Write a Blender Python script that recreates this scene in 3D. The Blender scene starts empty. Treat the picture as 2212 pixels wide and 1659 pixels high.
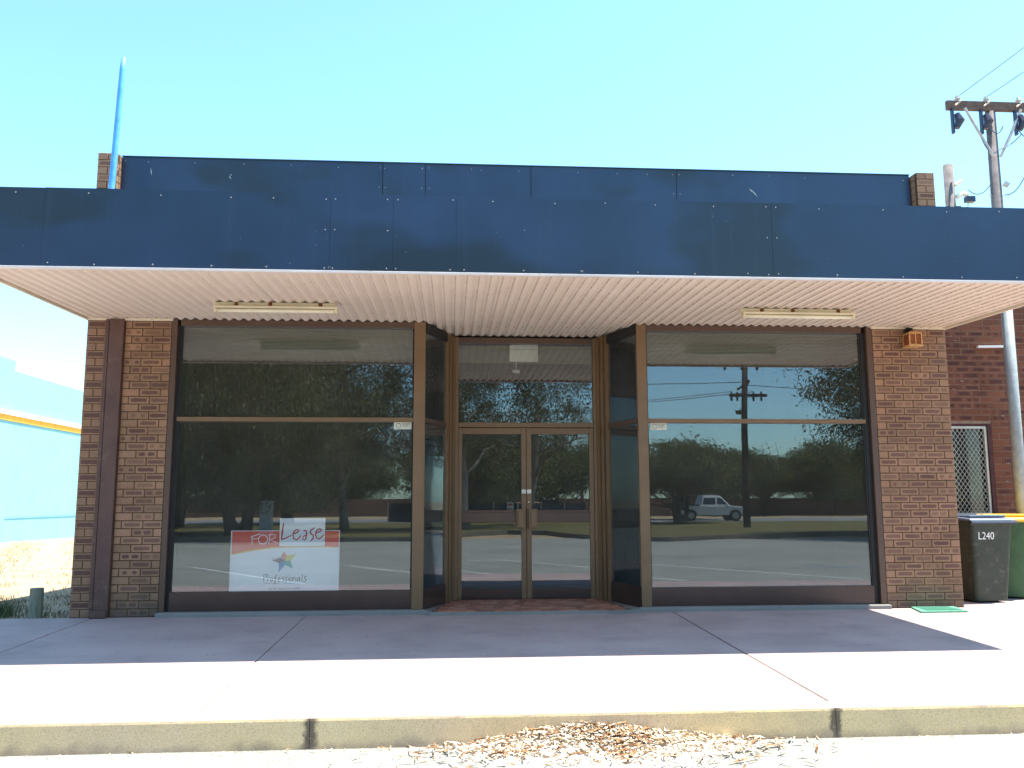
import bpy, math, random
from math import radians as R, sin, cos, pi
from mathutils import Vector, Matrix
import numpy as np

random.seed(7)
rng = np.random.default_rng(11)
scene = bpy.context.scene
COL = scene.collection

# ------------------------------------------------------------------ camera, sky, sun
SUN_EL, SUN_AZ = 70.0, 1.0          # azimuth: degrees behind the facade plane, measured from +X
cam_d = bpy.data.cameras.new('camera')
cam = bpy.data.objects.new('camera', cam_d)
COL.objects.link(cam)
cam.location = (0, -9.8166, 1.2224)
_m = Matrix.Rotation(-0.0699, 4, 'Z') @ Matrix.Rotation(pi/2 + 0.134, 4, 'X') @ Matrix.Rotation(-0.0029, 4, 'Z')
cam.rotation_euler = _m.to_euler()
cam_d.sensor_width = 36
cam_d.lens = 1875.27/2212*36
cam_d.clip_start = 0.05
cam_d.clip_end = 3000
scene.camera = cam

world = bpy.data.worlds.new('World')
scene.world = world
world.use_nodes = True
wn = world.node_tree.nodes
sky = wn.new('ShaderNodeTexSky')
sky.sky_type = 'NISHITA'
sky.sun_disc = False
sky.sun_elevation = R(SUN_EL)
sky.sun_rotation = R(90 - SUN_AZ)
sky.air_density = 1.0
sky.dust_density = 0.6
sky.ozone_density = 1.2
_tint = wn.new('ShaderNodeMix'); _tint.data_type = 'RGBA'; _tint.blend_type = 'MULTIPLY'; _tint.inputs[0].default_value = 1
_tint.inputs[7].default_value = (.75, 1.02, 1.05, 1)
world.node_tree.links.new(sky.outputs[0], _tint.inputs[6])
world.node_tree.links.new(_tint.outputs[2], wn['Background'].inputs[0])
wn['Background'].inputs[1].default_value = 0.15

sd = bpy.data.lights.new('sun', 'SUN')
sd.energy = 5.0
sd.angle = R(0.53)
sd.color = (1.0, 0.95, 0.87)
sun = bpy.data.objects.new('sun', sd)
COL.objects.link(sun)
_az = R(SUN_AZ)
_dir = Vector((cos(R(SUN_EL))*cos(_az), cos(R(SUN_EL))*sin(_az), sin(R(SUN_EL))))   # towards the sun
sun.rotation_euler = _dir.to_track_quat('Z', 'Y').to_euler()
sun.location = _dir*50

scene.view_settings.view_transform = 'Standard'
scene.view_settings.look = 'None'
scene.view_settings.exposure = 1.5
scene.view_settings.gamma = 1.0
scene.view_settings.use_curve_mapping = False
scene.render.engine = 'CYCLES'
scene.cycles.max_bounces = 10
scene.cycles.transparent_max_bounces = 16
scene.cycles.use_denoising = True

# ------------------------------------------------------------------ helpers
class MB:
    def __init__(s): s.v = []; s.f = []
    def add(s, vs, fs):
        b = len(s.v); s.v += [tuple(p) for p in vs]; s.f += [tuple(i+b for i in f) for f in fs]; return s
    def box(s, x0, x1, y0, y1, z0, z1):
        return s.add([(x0,y0,z0),(x1,y0,z0),(x1,y1,z0),(x0,y1,z0),(x0,y0,z1),(x1,y0,z1),(x1,y1,z1),(x0,y1,z1)],
            [(0,3,2,1),(4,5,6,7),(0,1,5,4),(1,2,6,5),(2,3,7,6),(3,0,4,7)])
    def prism(s, poly, z0, z1):         # poly: list of (x,y) counter-clockwise
        n = len(poly)
        vs = [(x,y,z0) for x,y in poly]+[(x,y,z1) for x,y in poly]
        fs = [tuple(range(n-1,-1,-1)), tuple(range(n,2*n))]+[(i,(i+1)%n,(i+1)%n+n,i+n) for i in range(n)]
        return s.add(vs, fs)
    def xprism(s, prof, y0, y1, taper=None):        # prof: (x,z) outline, extruded along y
        n = len(prof)
        vs = [(x,y0,z) for x,z in prof]+[(x,y1,z) for x,z in prof]
        fs = [tuple(range(n)), tuple(range(2*n-1,n-1,-1))]+[((i+1)%n,i,i+n,(i+1)%n+n) for i in range(n)]
        return s.add(vs, fs)
    def tube(s, pts, rad, n=8, cap=True):
        pts = [Vector(p) for p in pts]
        if not hasattr(rad,'__len__'): rad = [rad]*len(pts)
        base = len(s.v); m = len(pts)
        a = None
        for i,p in enumerate(pts):
            t = (pts[min(i+1,m-1)]-pts[max(i-1,0)])
            if t.length < 1e-9: t = Vector((0,0,1))
            t.normalize()
            if a is None: a = t.orthogonal()
            a = a-t*a.dot(t)
            if a.length < 1e-6: a = t.orthogonal()
            a.normalize(); b = t.cross(a)
            for k in range(n):
                q = p+(a*cos(2*pi*k/n)+b*sin(2*pi*k/n))*rad[i]
                s.v.append(tuple(q))
        for i in range(m-1):
            for k in range(n):
                s.f.append((base+i*n+k, base+i*n+(k+1)%n, base+(i+1)*n+(k+1)%n, base+(i+1)*n+k))
        if cap:
            s.f.append(tuple(base+k for k in range(n-1,-1,-1)))
            s.f.append(tuple(base+(m-1)*n+k for k in range(n)))
        return s
    def mesh(s, name, mat=None, smooth=False):
        me = bpy.data.meshes.new(name); me.from_pydata(s.v, [], s.f); me.update()
        if mat: me.materials.append(mat)
        if smooth: me.polygons.foreach_set('use_smooth', [True]*len(me.polygons))
        return me
    def build(s, name, mat, parent=None, smooth=False, bevel=0, loc=None, rot=None):
        return link(name, s.mesh(name, mat, smooth), parent, bevel, loc, rot)

def link(name, me, parent=None, bevel=0, loc=None, rot=None):
    o = bpy.data.objects.new(name, me); COL.objects.link(o)
    if parent: o.parent = parent
    if loc: o.location = loc
    if rot: o.rotation_euler = rot
    if bevel:
        m = o.modifiers.new('bevel','BEVEL'); m.width = bevel; m.segments = 2; m.limit_method = 'ANGLE'
    return o

def tag(o, label=None, cat=None, group=None, kind=None):
    if label: o['label'] = label
    if cat: o['category'] = cat
    if group: o['group'] = group
    if kind: o['kind'] = kind
    return o

def empty(name, loc=(0,0,0), rz=0):
    o = bpy.data.objects.new(name, None); COL.objects.link(o); o.location = loc; o.rotation_euler = (0,0,rz); o.empty_display_size = .1
    return o

def copy_tree(o, parent=None):
    c = o.copy(); COL.objects.link(c); c.parent = parent
    for ch in [x for x in bpy.data.objects if x.parent == o]: copy_tree(ch, c)
    return c

def rect(mb, x0, x1, z0, z1, y):   # a thin face looking towards -y
    return mb.add([(x0,y,z0),(x1,y,z0),(x1,y,z1),(x0,y,z1)], [(0,1,2,3)])

# ------------------------------------------------------------------ materials
class NT:
    def __init__(s, name, rough=.6, spec=.4, metal=0):
        s.m = bpy.data.materials.new(name); s.m.use_nodes = True
        s.t = s.m.node_tree; s.n = s.t.nodes; s.b = s.n['Principled BSDF']
        s.b.inputs['Roughness'].default_value = rough
        s.b.inputs['Specular IOR Level'].default_value = spec
        s.b.inputs['Metallic'].default_value = metal
        s.tc = None
    def L(s, a, b): s.t.links.new(a, b)
    def coord(s, which='Object'):
        if not s.tc: s.tc = s.n.new('ShaderNodeTexCoord')
        return s.tc.outputs[which]
    def world(s): return s.n.new('ShaderNodeNewGeometry').outputs['Position']
    def noise(s, scale, detail=4, rough=.6, vec=None, stretch=None):
        n = s.n.new('ShaderNodeTexNoise'); n.inputs['Scale'].default_value = scale
        n.inputs['Detail'].default_value = detail; n.inputs['Roughness'].default_value = rough
        v = vec or s.world()
        if stretch:
            mp = s.n.new('ShaderNodeMapping'); mp.inputs['Scale'].default_value = stretch
            s.L(v, mp.inputs[0]); v = mp.outputs[0]
        s.L(v, n.inputs['Vector']); return n.outputs['Fac']
    def ramp(s, fac, stops):
        r = s.n.new('ShaderNodeValToRGB'); e = r.color_ramp.elements
        while len(e) < len(stops): e.new(.5)
        for i,(p,c) in enumerate(stops):
            e[i].position = p; e[i].color = (*c,1) if hasattr(c,'__len__') else (c,c,c,1)
        s.L(fac, r.inputs[0]); return r.outputs[0]
    def math(s, op, a, b=None, c=None, clamp=False):
        n = s.n.new('ShaderNodeMath'); n.operation = op; n.use_clamp = clamp
        for i,x in enumerate((a,b,c)):
            if x is None: continue
            if isinstance(x,(int,float)): n.inputs[i].default_value = x
            else: s.L(x, n.inputs[i])
        return n.outputs[0]
    def mix(s, fac, a, b, mode='MIX'):
        n = s.n.new('ShaderNodeMix'); n.data_type = 'RGBA'; n.blend_type = mode
        for inp,x in ((n.inputs[0],fac),(n.inputs[6],a),(n.inputs[7],b)):
            if isinstance(x,(int,float)): inp.default_value = x
            elif isinstance(x,tuple): inp.default_value = (*x,1)
            else: s.L(x, inp)
        return n.outputs[2]
    def sep(s, v):
        n = s.n.new('ShaderNodeSeparateXYZ'); s.L(v, n.inputs[0]); return n.outputs
    def rnd(s): return s.n.new('ShaderNodeObjectInfo').outputs['Random']
    def color(s, c):
        if isinstance(c,tuple): s.b.inputs['Base Color'].default_value = (*c,1)
        else: s.L(c, s.b.inputs['Base Color'])
        return s
    def bump(s, h, strength=.3, dist=.01):
        n = s.n.new('ShaderNodeBump'); n.inputs['Strength'].default_value = strength; n.inputs['Distance'].default_value = dist
        s.L(h, n.inputs['Height']); s.L(n.outputs[0], s.b.inputs['Normal']); return s

def simple(name, col, rough=.6, spec=.4, metal=0, var=.25, scale=6, bump=0, bscale=60, dirt=None):
    t = NT(name, rough, spec, metal)
    n = t.noise(scale, 5, .65)
    lo = tuple(c*(1-var) for c in col); hi = tuple(min(1,c*(1+var)) for c in col)
    c = t.ramp(n, [(.3,lo),(.7,hi)])
    if dirt:
        d = t.ramp(t.noise(scale*2.7, 6, .7), [(.55,0.0),(.72,1.0)])
        c = t.mix(d, c, dirt)
    t.color(c)
    if bump: t.bump(t.noise(bscale, 3, .6), bump, .004)
    return t.m

def brick_mat(name, cx, hx, r, base, dark, dirt=(.30,.25,.2)):
    """face with one or two burnt-in patches: capsule of half length hx and radius r, mirrored at cx"""
    t = NT(name, .8, .2)
    x,y,z = t.sep(t.coord('Object'))
    ob = t.coord('Object')
    nx = t.noise(38, 3, .6)
    ax = t.math('ABSOLUTE', x)
    if cx: ax = t.math('ABSOLUTE', t.math('SUBTRACT', ax, cx))
    qx = t.math('MAXIMUM', t.math('SUBTRACT', ax, hx), 0.0)
    d = t.math('SQRT', t.math('ADD', t.math('MULTIPLY', qx, qx), t.math('MULTIPLY', z, z)))
    d = t.math('ADD', d, t.math('MULTIPLY', t.math('SUBTRACT', nx, .5), .014))
    mask = t.ramp(t.math('DIVIDE', d, r), [(.78,1.0),(1.0,0.0)]) if r else None
    rnd = t.rnd()
    b0 = t.ramp(rnd, [(0,tuple(c*.8 for c in base)),(.5,base),(1,(base[0]*1.12,base[1]*1.08,base[2]*1.1))])
    c = b0
    if r:
        r2 = t.math('FRACT', t.math('MULTIPLY', rnd, 7.31))
        dk = t.ramp(r2, [(0,dark),(.6,tuple(q*1.25 for q in dark)),(1,tuple(a*.5+b*.5 for a,b in zip(dark,base)))])
        fs = t.math('FRACT', t.math('MULTIPLY', rnd, 13.7))
        mask = t.math('MULTIPLY', mask, t.math('ADD', t.math('MULTIPLY', fs, .35), .65), clamp=True)
        c = t.mix(mask, b0, dk)
    sp = t.ramp(t.noise(220, 2, .5), [(.35,.72),(.6,1.08)])
    c = t.mix(1.0, c, sp, 'MULTIPLY')
    wt = t.ramp(t.noise(9, 5, .75), [(.64,0.0),(.76,.6)])
    c = t.mix(wt, c, dirt)
    big = t.ramp(t.noise(1.7, 5, .6), [(.32,.80),(.68,1.12)])
    c = t.mix(1.0, c, big, 'MULTIPLY')
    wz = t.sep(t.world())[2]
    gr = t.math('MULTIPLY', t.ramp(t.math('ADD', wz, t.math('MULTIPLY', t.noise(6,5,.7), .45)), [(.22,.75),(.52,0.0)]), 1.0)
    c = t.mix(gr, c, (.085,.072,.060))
    t.color(c); t.bump(t.noise(150, 3, .7), .5, .003)
    return t.m

BR, DK = (.325,.190,.116), (.122,.064,.052)
M = {}
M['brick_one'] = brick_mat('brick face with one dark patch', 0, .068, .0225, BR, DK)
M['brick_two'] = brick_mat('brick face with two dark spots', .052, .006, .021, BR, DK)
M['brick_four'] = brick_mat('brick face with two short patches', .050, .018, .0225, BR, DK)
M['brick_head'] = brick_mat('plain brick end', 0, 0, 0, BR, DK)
M['mortar'] = simple('raked dark mortar', (.085,.055,.036), .95, .1, var=.2, scale=20, bump=.3)
RB, RD = (.175,.068,.038), (.062,.028,.027)
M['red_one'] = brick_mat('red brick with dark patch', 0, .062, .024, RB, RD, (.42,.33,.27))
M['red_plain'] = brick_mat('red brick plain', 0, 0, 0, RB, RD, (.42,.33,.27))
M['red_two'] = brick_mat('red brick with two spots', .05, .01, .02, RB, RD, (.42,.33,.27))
M['mortar2'] = simple('light mortar', (.24,.17,.13), .95, .1, var=.3, scale=14, bump=.3)

def concrete(name, col, rough=.85, stain=(.3,.26,.22), crack=False):
    t = NT(name, rough, .2)
    c = t.ramp(t.noise(1.3, 6, .65), [(.3,tuple(q*.78 for q in col)),(.7,tuple(q*1.14 for q in col))])
    f = t.ramp(t.noise(180, 2, .6), [(.3,.85),(.7,1.1)])
    c = t.mix(1.0, c, f, 'MULTIPLY')
    s2 = t.ramp(t.noise(2.6, 7, .75), [(.50,0.0),(.72,.5)])
    c = t.mix(s2, c, stain)
    c = t.mix(t.ramp(t.noise(60,1,.5), [(.76,0.0),(.79,.6)]), c, (.12,.10,.09))
    c = t.mix(t.ramp(t.noise(13,2,.5), [(.70,0.0),(.735,.45)]), c, tuple(q*.35 for q in col))
    c = t.mix(t.ramp(t.noise(.7,6,.7,stretch=(1,2.2,1)), [(.54,0.0),(.66,.35)]), c, tuple(q*.62 for q in col))
    t.color(c); t.bump(t.noise(140, 4, .6), .25, .003)
    return t.m
M['pavement'] = concrete('pinkish pavement concrete', (.44,.335,.315))
M['ledge'] = concrete('grey ledge concrete', (.26,.25,.235), stain=(.14,.13,.11))
M['slabdirt'] = simple('joint grit', (.22,.165,.145), .95, .1)

def kerb_mat():
    t = NT('weathered kerb concrete', .9, .15)
    c = t.ramp(t.noise(2.2, 6, .7), [(.3,(.56,.42,.26)),(.55,(.70,.52,.28)),(.75,(.74,.58,.34))])
    g = t.ramp(t.noise(1.1, 5, .7), [(.42,0.0),(.65,.7)])
    c = t.mix(g, c, (.54,.40,.31))
    # dark stains at the two joints
    x,y,z = t.sep(t.world())
    for cx,w in ((-.848,.06),(2.442,.045)):
        d = t.math('ABSOLUTE', t.math('SUBTRACT', x, cx))
        d = t.math('ADD', d, t.math('MULTIPLY', t.math('SUBTRACT', t.noise(11,6,.75), .5), .14*min(1,w/.05)))
        c = t.mix(t.ramp(t.math('DIVIDE', d, w), [(.45,.85),(1.0,0.0)]), c, (.055,.045,.045))
    c = t.mix(t.ramp(t.noise(120,3,.6), [(.34,.35),(.5,0.0)]), c, (.12,.10,.075))
    lo_ = t.math('ADD', t.math('MULTIPLY', t.math('ADD', z, .265), 5.0), t.math('MULTIPLY', t.noise(3.2,6,.75), 1.1))
    c = t.mix(t.ramp(lo_, [(.50,.65),(.85,0.0)]), c, (.22,.165,.14))
    c = t.mix(t.ramp(t.noise(16,6,.8), [(.62,0.0),(.70,.5)]), c, (.85,.75,.5))
    t.color(c); t.bump(t.noise(90, 5, .7), .5, .006)
    return t.m
M['kerb'] = kerb_mat()
def asphalt(name, col):
    t = NT(name, .9, .2)
    c = t.ramp(t.noise(.35, 6, .65), [(.3,tuple(q*.82 for q in col)),(.7,tuple(q*1.15 for q in col))])
    v = t.n.new('ShaderNodeTexVoronoi'); v.inputs['Scale'].default_value = 95; t.L(t.world(), v.inputs['Vector'])
    sp = t.ramp(t.sep(v.outputs['Color'])[0], [(0,.72),(.5,1.0),(1,1.22)])
    c = t.mix(1.0, c, sp, 'MULTIPLY')
    c = t.mix(t.ramp(t.noise(3,6,.7), [(.6,0.0),(.75,.35)]), c, (.5*col[0],.5*col[1],.45*col[2]))
    t.color(c); t.bump(t.noise(120, 4, .7), .6, .006)
    return t.m
M['asphalt'] = asphalt('pale worn asphalt', (.275,.27,.235))
M['asphalt2'] = asphalt('grey road asphalt', (.20,.20,.195))
M['line'] = simple('worn white line paint', (.72,.72,.68), .7, .2, var=.2, scale=30)
M['blue_line'] = simple('blue line paint', (.12,.30,.55), .7, .2, var=.2, scale=30)

def paint(name, col, rough=.4, spec=.5, wear=(.5,.4,.3), w=.0, bumpy=0):
    t = NT(name, rough, spec)
    c = t.ramp(t.noise(3, 5, .6), [(.3,tuple(q*.88 for q in col)),(.7,tuple(q*1.1 for q in col))])
    if w:
        c = t.mix(t.ramp(t.noise(22,6,.75), [(.64-w*.1,0.0),(.70,.8)]), c, wear)
    t.color(c)
    if bumpy: t.bump(t.noise(1.6, 2, .5), bumpy, .02)
    return t.m
def navy():
    t = NT('faded navy sign paint', .32, .55)
    c = t.ramp(t.noise(1.1, 3, .5), [(.35,(.013,.028,.060)),(.62,(.018,.038,.084)),(.8,(.023,.046,.098))])
    tree_refl = t.ramp(t.noise(1.0, 2, .45, stretch=(.8,1,1.3)), [(.52,0.0),(.63,.95)])        # soft dark patches: tree reflections put into the paint colour
    c = t.mix(tree_refl, c, (.012,.020,.030))
    stv = t.ramp(t.noise(1.0, 5, .7, stretch=(9,1,.5)), [(.55,0.0),(.78,.2)])       # dried water runs, chalky
    c = t.mix(stv, c, (.06,.08,.11))
    c = t.mix(t.ramp(t.noise(42, 1, .5), [(.79,0.0),(.815,.5)]), c, (.35,.40,.45))       # tiny chips
    t.color(c)
    t.bump(t.noise(2.0, 2, .5), .25, .02)
    return t.m
M['navy'] = navy()
M['bronze'] = paint('bronze anodised frame', (.180,.106,.052), .38, .5)
M['bronze_dark'] = paint('dark bronze frame', (.090,.050,.034), .4, .5)
M['kick'] = paint('dark brown kick panel', (.052,.030,.026), .22, .5)
def soffit():
    t = NT('cream soffit paint', .6, .3)
    c = t.ramp(t.noise(1.4, 4, .6), [(.3,(.72,.61,.50)),(.7,(.80,.69,.58))])
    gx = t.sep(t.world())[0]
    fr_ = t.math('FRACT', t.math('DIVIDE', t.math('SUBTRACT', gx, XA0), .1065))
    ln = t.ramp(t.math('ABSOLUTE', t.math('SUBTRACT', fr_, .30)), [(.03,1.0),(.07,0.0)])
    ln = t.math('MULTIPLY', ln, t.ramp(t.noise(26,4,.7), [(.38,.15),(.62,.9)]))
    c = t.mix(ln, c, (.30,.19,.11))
    d = t.ramp(t.noise(30, 5, .8, stretch=(1,.25,1)), [(.60,0.0),(.72,.5)])
    c = t.mix(d, c, (.33,.20,.12))
    d = t.ramp(t.noise(55, 3, .7), [(.70,0.0),(.76,.6)])
    c = t.mix(d, c, (.22,.12,.07))
    t.color(c)
    return t.m
XA0 = -4.053
M['soffit'] = soffit()
M['cream'] = paint('cream trim', (.66,.58,.44), .5, .4, (.35,.2,.1), .3)
M['pinkwhite'] = paint('off white flashing', (.70,.62,.58), .5, .4, (.4,.22,.13), .35)
M['lamp_body'] = paint('yellowed enamel', (.66,.59,.42), .4, .5, (.30,.13,.05), .4)
M['diffuser'] = paint('milky diffuser', (.76,.71,.55), .3, .5)
M['rust'] = simple('rust', (.20,.075,.03), .9, .2, var=.4, scale=60)
M['black'] = simple('black plastic', (.012,.012,.013), .5, .4)
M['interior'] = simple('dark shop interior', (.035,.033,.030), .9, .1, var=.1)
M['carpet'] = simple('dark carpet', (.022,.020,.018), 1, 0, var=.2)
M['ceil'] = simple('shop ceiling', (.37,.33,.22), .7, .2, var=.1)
M['white'] = paint('white plastic', (.78,.78,.74), .4, .5)
M['offwhite'] = paint('off white plastic', (.68,.68,.60), .4, .5)
M['ochre'] = simple('brown plastic', (.17,.09,.045), .5, .4)

def glass(name, fac, tint):
    m = bpy.data.materials.new(name); m.use_nodes = True; t = m.node_tree; n = t.nodes
    n.remove(n['Principled BSDF'])
    tr = n.new('ShaderNodeBsdfTransparent'); tr.inputs[0].default_value = (*tint,1)
    gl = n.new('ShaderNodeBsdfGlossy'); gl.inputs['Roughness'].default_value = 0.0
    gl.inputs['Color'].default_value = (.84,.92,1,1)
    lw = n.new('ShaderNodeFresnel'); lw.inputs[0].default_value = 1.5
    ad = n.new('ShaderNodeMath'); ad.operation = 'MULTIPLY'; ad.inputs[1].default_value = fac; ad.use_clamp = True
    t.links.new(lw.outputs[0], ad.inputs[0])
    g = n.new('ShaderNodeNewGeometry')
    no = n.new('ShaderNodeTexNoise'); no.inputs['Scale'].default_value = 1.2; no.inputs['Detail'].default_value = 1
    t.links.new(g.outputs['Position'], no.inputs['Vector'])
    bp = n.new('ShaderNodeBump'); bp.inputs['Strength'].default_value = .02; bp.inputs['Distance'].default_value = .02
    t.links.new(no.outputs['Fac'], bp.inputs['Height']); t.links.new(bp.outputs[0], gl.inputs['Normal'])
    mx = n.new('ShaderNodeMixShader')
    t.links.new(ad.outputs[0], mx.inputs[0]); t.links.new(tr.outputs[0], mx.inputs[1]); t.links.new(gl.outputs[0], mx.inputs[2])
    df = n.new('ShaderNodeBsdfDiffuse'); df.inputs[0].default_value = (.80,.78,.70,1)
    dn = n.new('ShaderNodeTexNoise'); dn.inputs['Scale'].default_value = 2.2; dn.inputs['Detail'].default_value = 6
    t.links.new(g.outputs['Position'], dn.inputs['Vector'])
    dm = n.new('ShaderNodeMapRange'); dm.inputs[1].default_value = .3; dm.inputs[2].default_value = .8; dm.inputs[3].default_value = .010; dm.inputs[4].default_value = .026
    t.links.new(dn.outputs['Fac'], dm.inputs[0])
    m2 = n.new('ShaderNodeMixShader'); t.links.new(dm.outputs[0], m2.inputs[0]); t.links.new(mx.outputs[0], m2.inputs[1]); t.links.new(df.outputs[0], m2.inputs[2])
    t.links.new(m2.outputs[0], n['Material Output'].inputs[0])
    return m
M['glass'] = glass('shop window glass', 1.85, (.985,.99,.985))
M['carglass'] = simple('dark car glass', (.01,.012,.014), .06, .8, var=.05)

# ------------------------------------------------------------------ numbers read off the photograph
XA, XB, XC, XD, XE = -4.063, -3.138, -3.043, -.4285, -.30
XH, XH2, XI, XJ, XK = 2.137, 2.2525, 4.844, 4.972, 5.8805
ZW, ZP, P = 3.235, 5.199, 2.456
ZFB, ZFT = 3.193, 3.878
SL = .0192
KX = -4.23
ZR = -.265

# ------------------------------------------------------------------ ground
g = MB(); g.add([(-900,-900,-.30),(900,-900,-.30),(900,0,-.30),(-900,0,-.30),(900,60,-.95),(-900,60,-.95),(900,900,-.95),(-900,900,-.95)], [(0,1,2,3),(3,2,4,5),(5,4,6,7)])
M['dirt'] = simple('dry sandy ground', (.33,.25,.15), .95, .1, var=.3, scale=.5, bump=.3, bscale=20, dirt=(.18,.16,.08))
tag(g.build('ground', M['dirt']), kind='structure')
g = MB(); g.add([(-80,-23.5,ZR),(80,-23.5,ZR),(80,KX+.02,ZR),(-80,KX+.02,ZR)], [(0,1,2,3)])
tag(g.build('car_park', M['asphalt']), kind='structure')

pav = empty('pavement'); tag(pav, kind='structure')
xs = [-14.2,-9.8,-6.6,-3.80,-1.557,2.465,6.6,10.8,15]
for a,b in zip(xs[:-1], xs[1:]):
    m = MB(); ja = .011 if a == 2.465 else .006; jb = .011 if b == 2.465 else .006
    x0,x1 = a+ja, b-jb
    y0,y1 = KX+.155, -.004
    vs = []
    for z in (-.09, 0):
        for (x,y) in ((x0,y0),(x1,y0),(x1,y1),(x0,y1)): vs.append((x,y,z+SL*y))
    m.add(vs, [(0,3,2,1),(4,5,6,7),(0,1,5,4),(1,2,6,5),(2,3,7,6),(3,0,4,7)])
    m.build('slab', M['pavement'], pav, bevel=.006)
m = MB(); m.add([(-14.2,KX+.155,SL*KX-.004),(15,KX+.155,SL*KX-.004),(15,-.002,-.007),(-14.2,-.002,-.007)], [(0,1,2,3)]); m.build('joint_bed', M['slabdirt'], pav)

kb = empty('kerb'); tag(kb, kind='structure')
kx = [-14.2,-10.7,-7.4,-4.15,-.848,2.442,5.8,9.1,12.4,15]
for a,b in zip(kx[:-1], kx[1:]):
    m = MB(); n = max(6,int((b-a)/.06)); prof0 = []
    zt = SL*KX
    for i in range(n+1):
        x = a+.002+(b-a-.004)*i/n
        e1,e2,e3 = (random.uniform(-1,1) for _ in range(3))
        e0 = .0025*sin(x*1.1)+.0012*sin(x*3.3+1)
        if random.random() < .06: e1 -= 2.2
        sec = [(KX-.014, ZR-.05), (KX-.008, zt-.02), (KX-.004+.001*e1, zt-.005+.0015*e1), (KX+.006+e0+.003*e1, zt+.0005), (KX+.152, zt+.003)]
        m.v += [(x,y,z) for y,z in sec]
    for i in range(n):
        for k in range(4):
            q = i*5+k; m.f.append((q, q+5, q+6, q+1))
    m.f.append((0,1,2,3,4)); e = n*5; m.f.append((e+4,e+3,e+2,e+1,e))
    ko = m.build('kerb_stone', M['kerb'], kb, smooth=False); ko.data.materials.append(M['pavement'])
    for p_ in ko.data.polygons:
        if p_.normal.z > .30: p_.material_index = 1

# ground at the back of the pavement: vacant lot (left) and neighbour's apron (right)
M['lot'] = simple('vacant lot sand', (.36,.27,.175), .95, .1, var=.25, scale=2.2, bump=.5, bscale=24, dirt=(.30,.25,.13))
m = MB(); m.add([(-60,-.002,-.035),(XA-.0,-.002,-.035),(XA,60,-.78),(-60,60,-.78)], [(0,1,2,3)])
tag(m.build('lot_ground', M['lot']), kind='structure')
m = MB(); m.add([(XK,0,-.004),(20,0,-.004),(20,1.86,-.004),(XK,1.86,-.004)], [(0,1,2,3)])
tag(m.build('concrete_apron', M['pavement']), kind='structure')
m = MB(); m.add([(15,KX,-.04),(60,KX,-.04),(60,40,-.04),(20,40,-.04),(20,1.9,-.04),(20,0,-.04),(15,0,-.04)], [(0,1,2,3,4,5,6)]); tag(m.build('side_ground', M['lot']), kind='structure')

# ------------------------------------------------------------------ the shop
shop = empty('shop_building', (0,0,0))
tag(shop, 'brown brick shop with navy fascia, cream soffit and large tinted windows', 'building')

# brick meshes ---------------------------------------------------------
def brick_mesh(name, L, mat, H=.0765, D=.05, ch=.003):
    m = MB(); a, b = L/2, H/2
    vs = []
    for (x,z,y) in ((-a,-b,ch),(a,-b,ch),(a,b,ch),(-a,b,ch),(-a+ch,-b+ch,0),(a-ch,-b+ch,0),(a-ch,b-ch,0),(-a+ch,b-ch,0),(-a,-b,D),(a,-b,D),(a,b,D),(-a,b,D)):
        vs.append((x,y,z))
    fs = [(4,5,6,7),(0,1,5,4),(1,2,6,5),(2,3,7,6),(3,0,4,7),(8,9,1,0),(9,10,2,1),(10,11,3,2),(11,8,0,3)]
    m.add(vs, fs); return m.mesh(name, mat)
_bc = {}
def bmesh_for(L, kind):
    k = (round(L,3), kind)
    if k not in _bc: _bc[k] = brick_mesh('brick', L, M[kind])
    return _bc[k]
JT = .010
def lay(parent, x0, x1, z0, courses, pattern, y, ch=.0858, kinds=('brick_one','brick_two','brick_four','brick_head'), stuff=None):
    """pattern(course) -> list of brick lengths incl. joint (from x0)"""
    for c in range(courses):
        x = x0
        for L in pattern(c):
            l = min(L, x1-x)
            if l < .03: break
            ll = l-JT
            if ll > .19: kd = random.choices(kinds[:3], (.80,.08,.12))[0]
            elif ll > .12: kd = kinds[0]
            else: kd = kinds[3]
            me = bmesh_for(ll, kd) if ll > .19 or ll < .125 else bmesh_for(ll, kinds[1] if random.random()<.3 else kinds[3])
            loc = (x+l/2, y+random.uniform(-.0015,.0015), z0+c*ch+ch/2+random.uniform(-.0008,.0008))
            rot = (random.uniform(-.006,.006), random.uniform(-.004,.004), random.uniform(-.005,.005))
            if random.random() < .5: rot = (rot[0], rot[1]+pi, rot[2]) if False else rot
            if stuff is None:
                link('brick', me, parent, loc=loc, rot=rot)
            else:
                stuff.append((me, loc, rot))
            x += l

NC = 38; CH = ZW/NC*1.0
# piers: mortar core as the part, bricks as its sub-parts
def pier(x0, x1, y0=.006, y1=.4, z1=ZW):
    m = MB(); m.box(x0+.004, x1-.004, y0, y1, -.05, z1)
    return m.build('brick_pier', M['mortar'], shop)
CX0, CX1 = -3.853, -3.645          # brown steel column in the left pier
pl = pier(XA, XB)
w2 = XB-CX1
def pat_lr(c):
    return (.075,.2275,.2275) if c%2 else (.188,.2275,.13)
lay(pl, CX1, XB, 0, NC, pat_lr, 0, CH)
pr = pier(XJ, XK)
q = (XK-XJ)/4
lay(pr, XJ, XK, 0, NC, lambda c: (q,)*4 if c%2 else (q/2,q,q,q,q/2), 0, CH)
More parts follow.
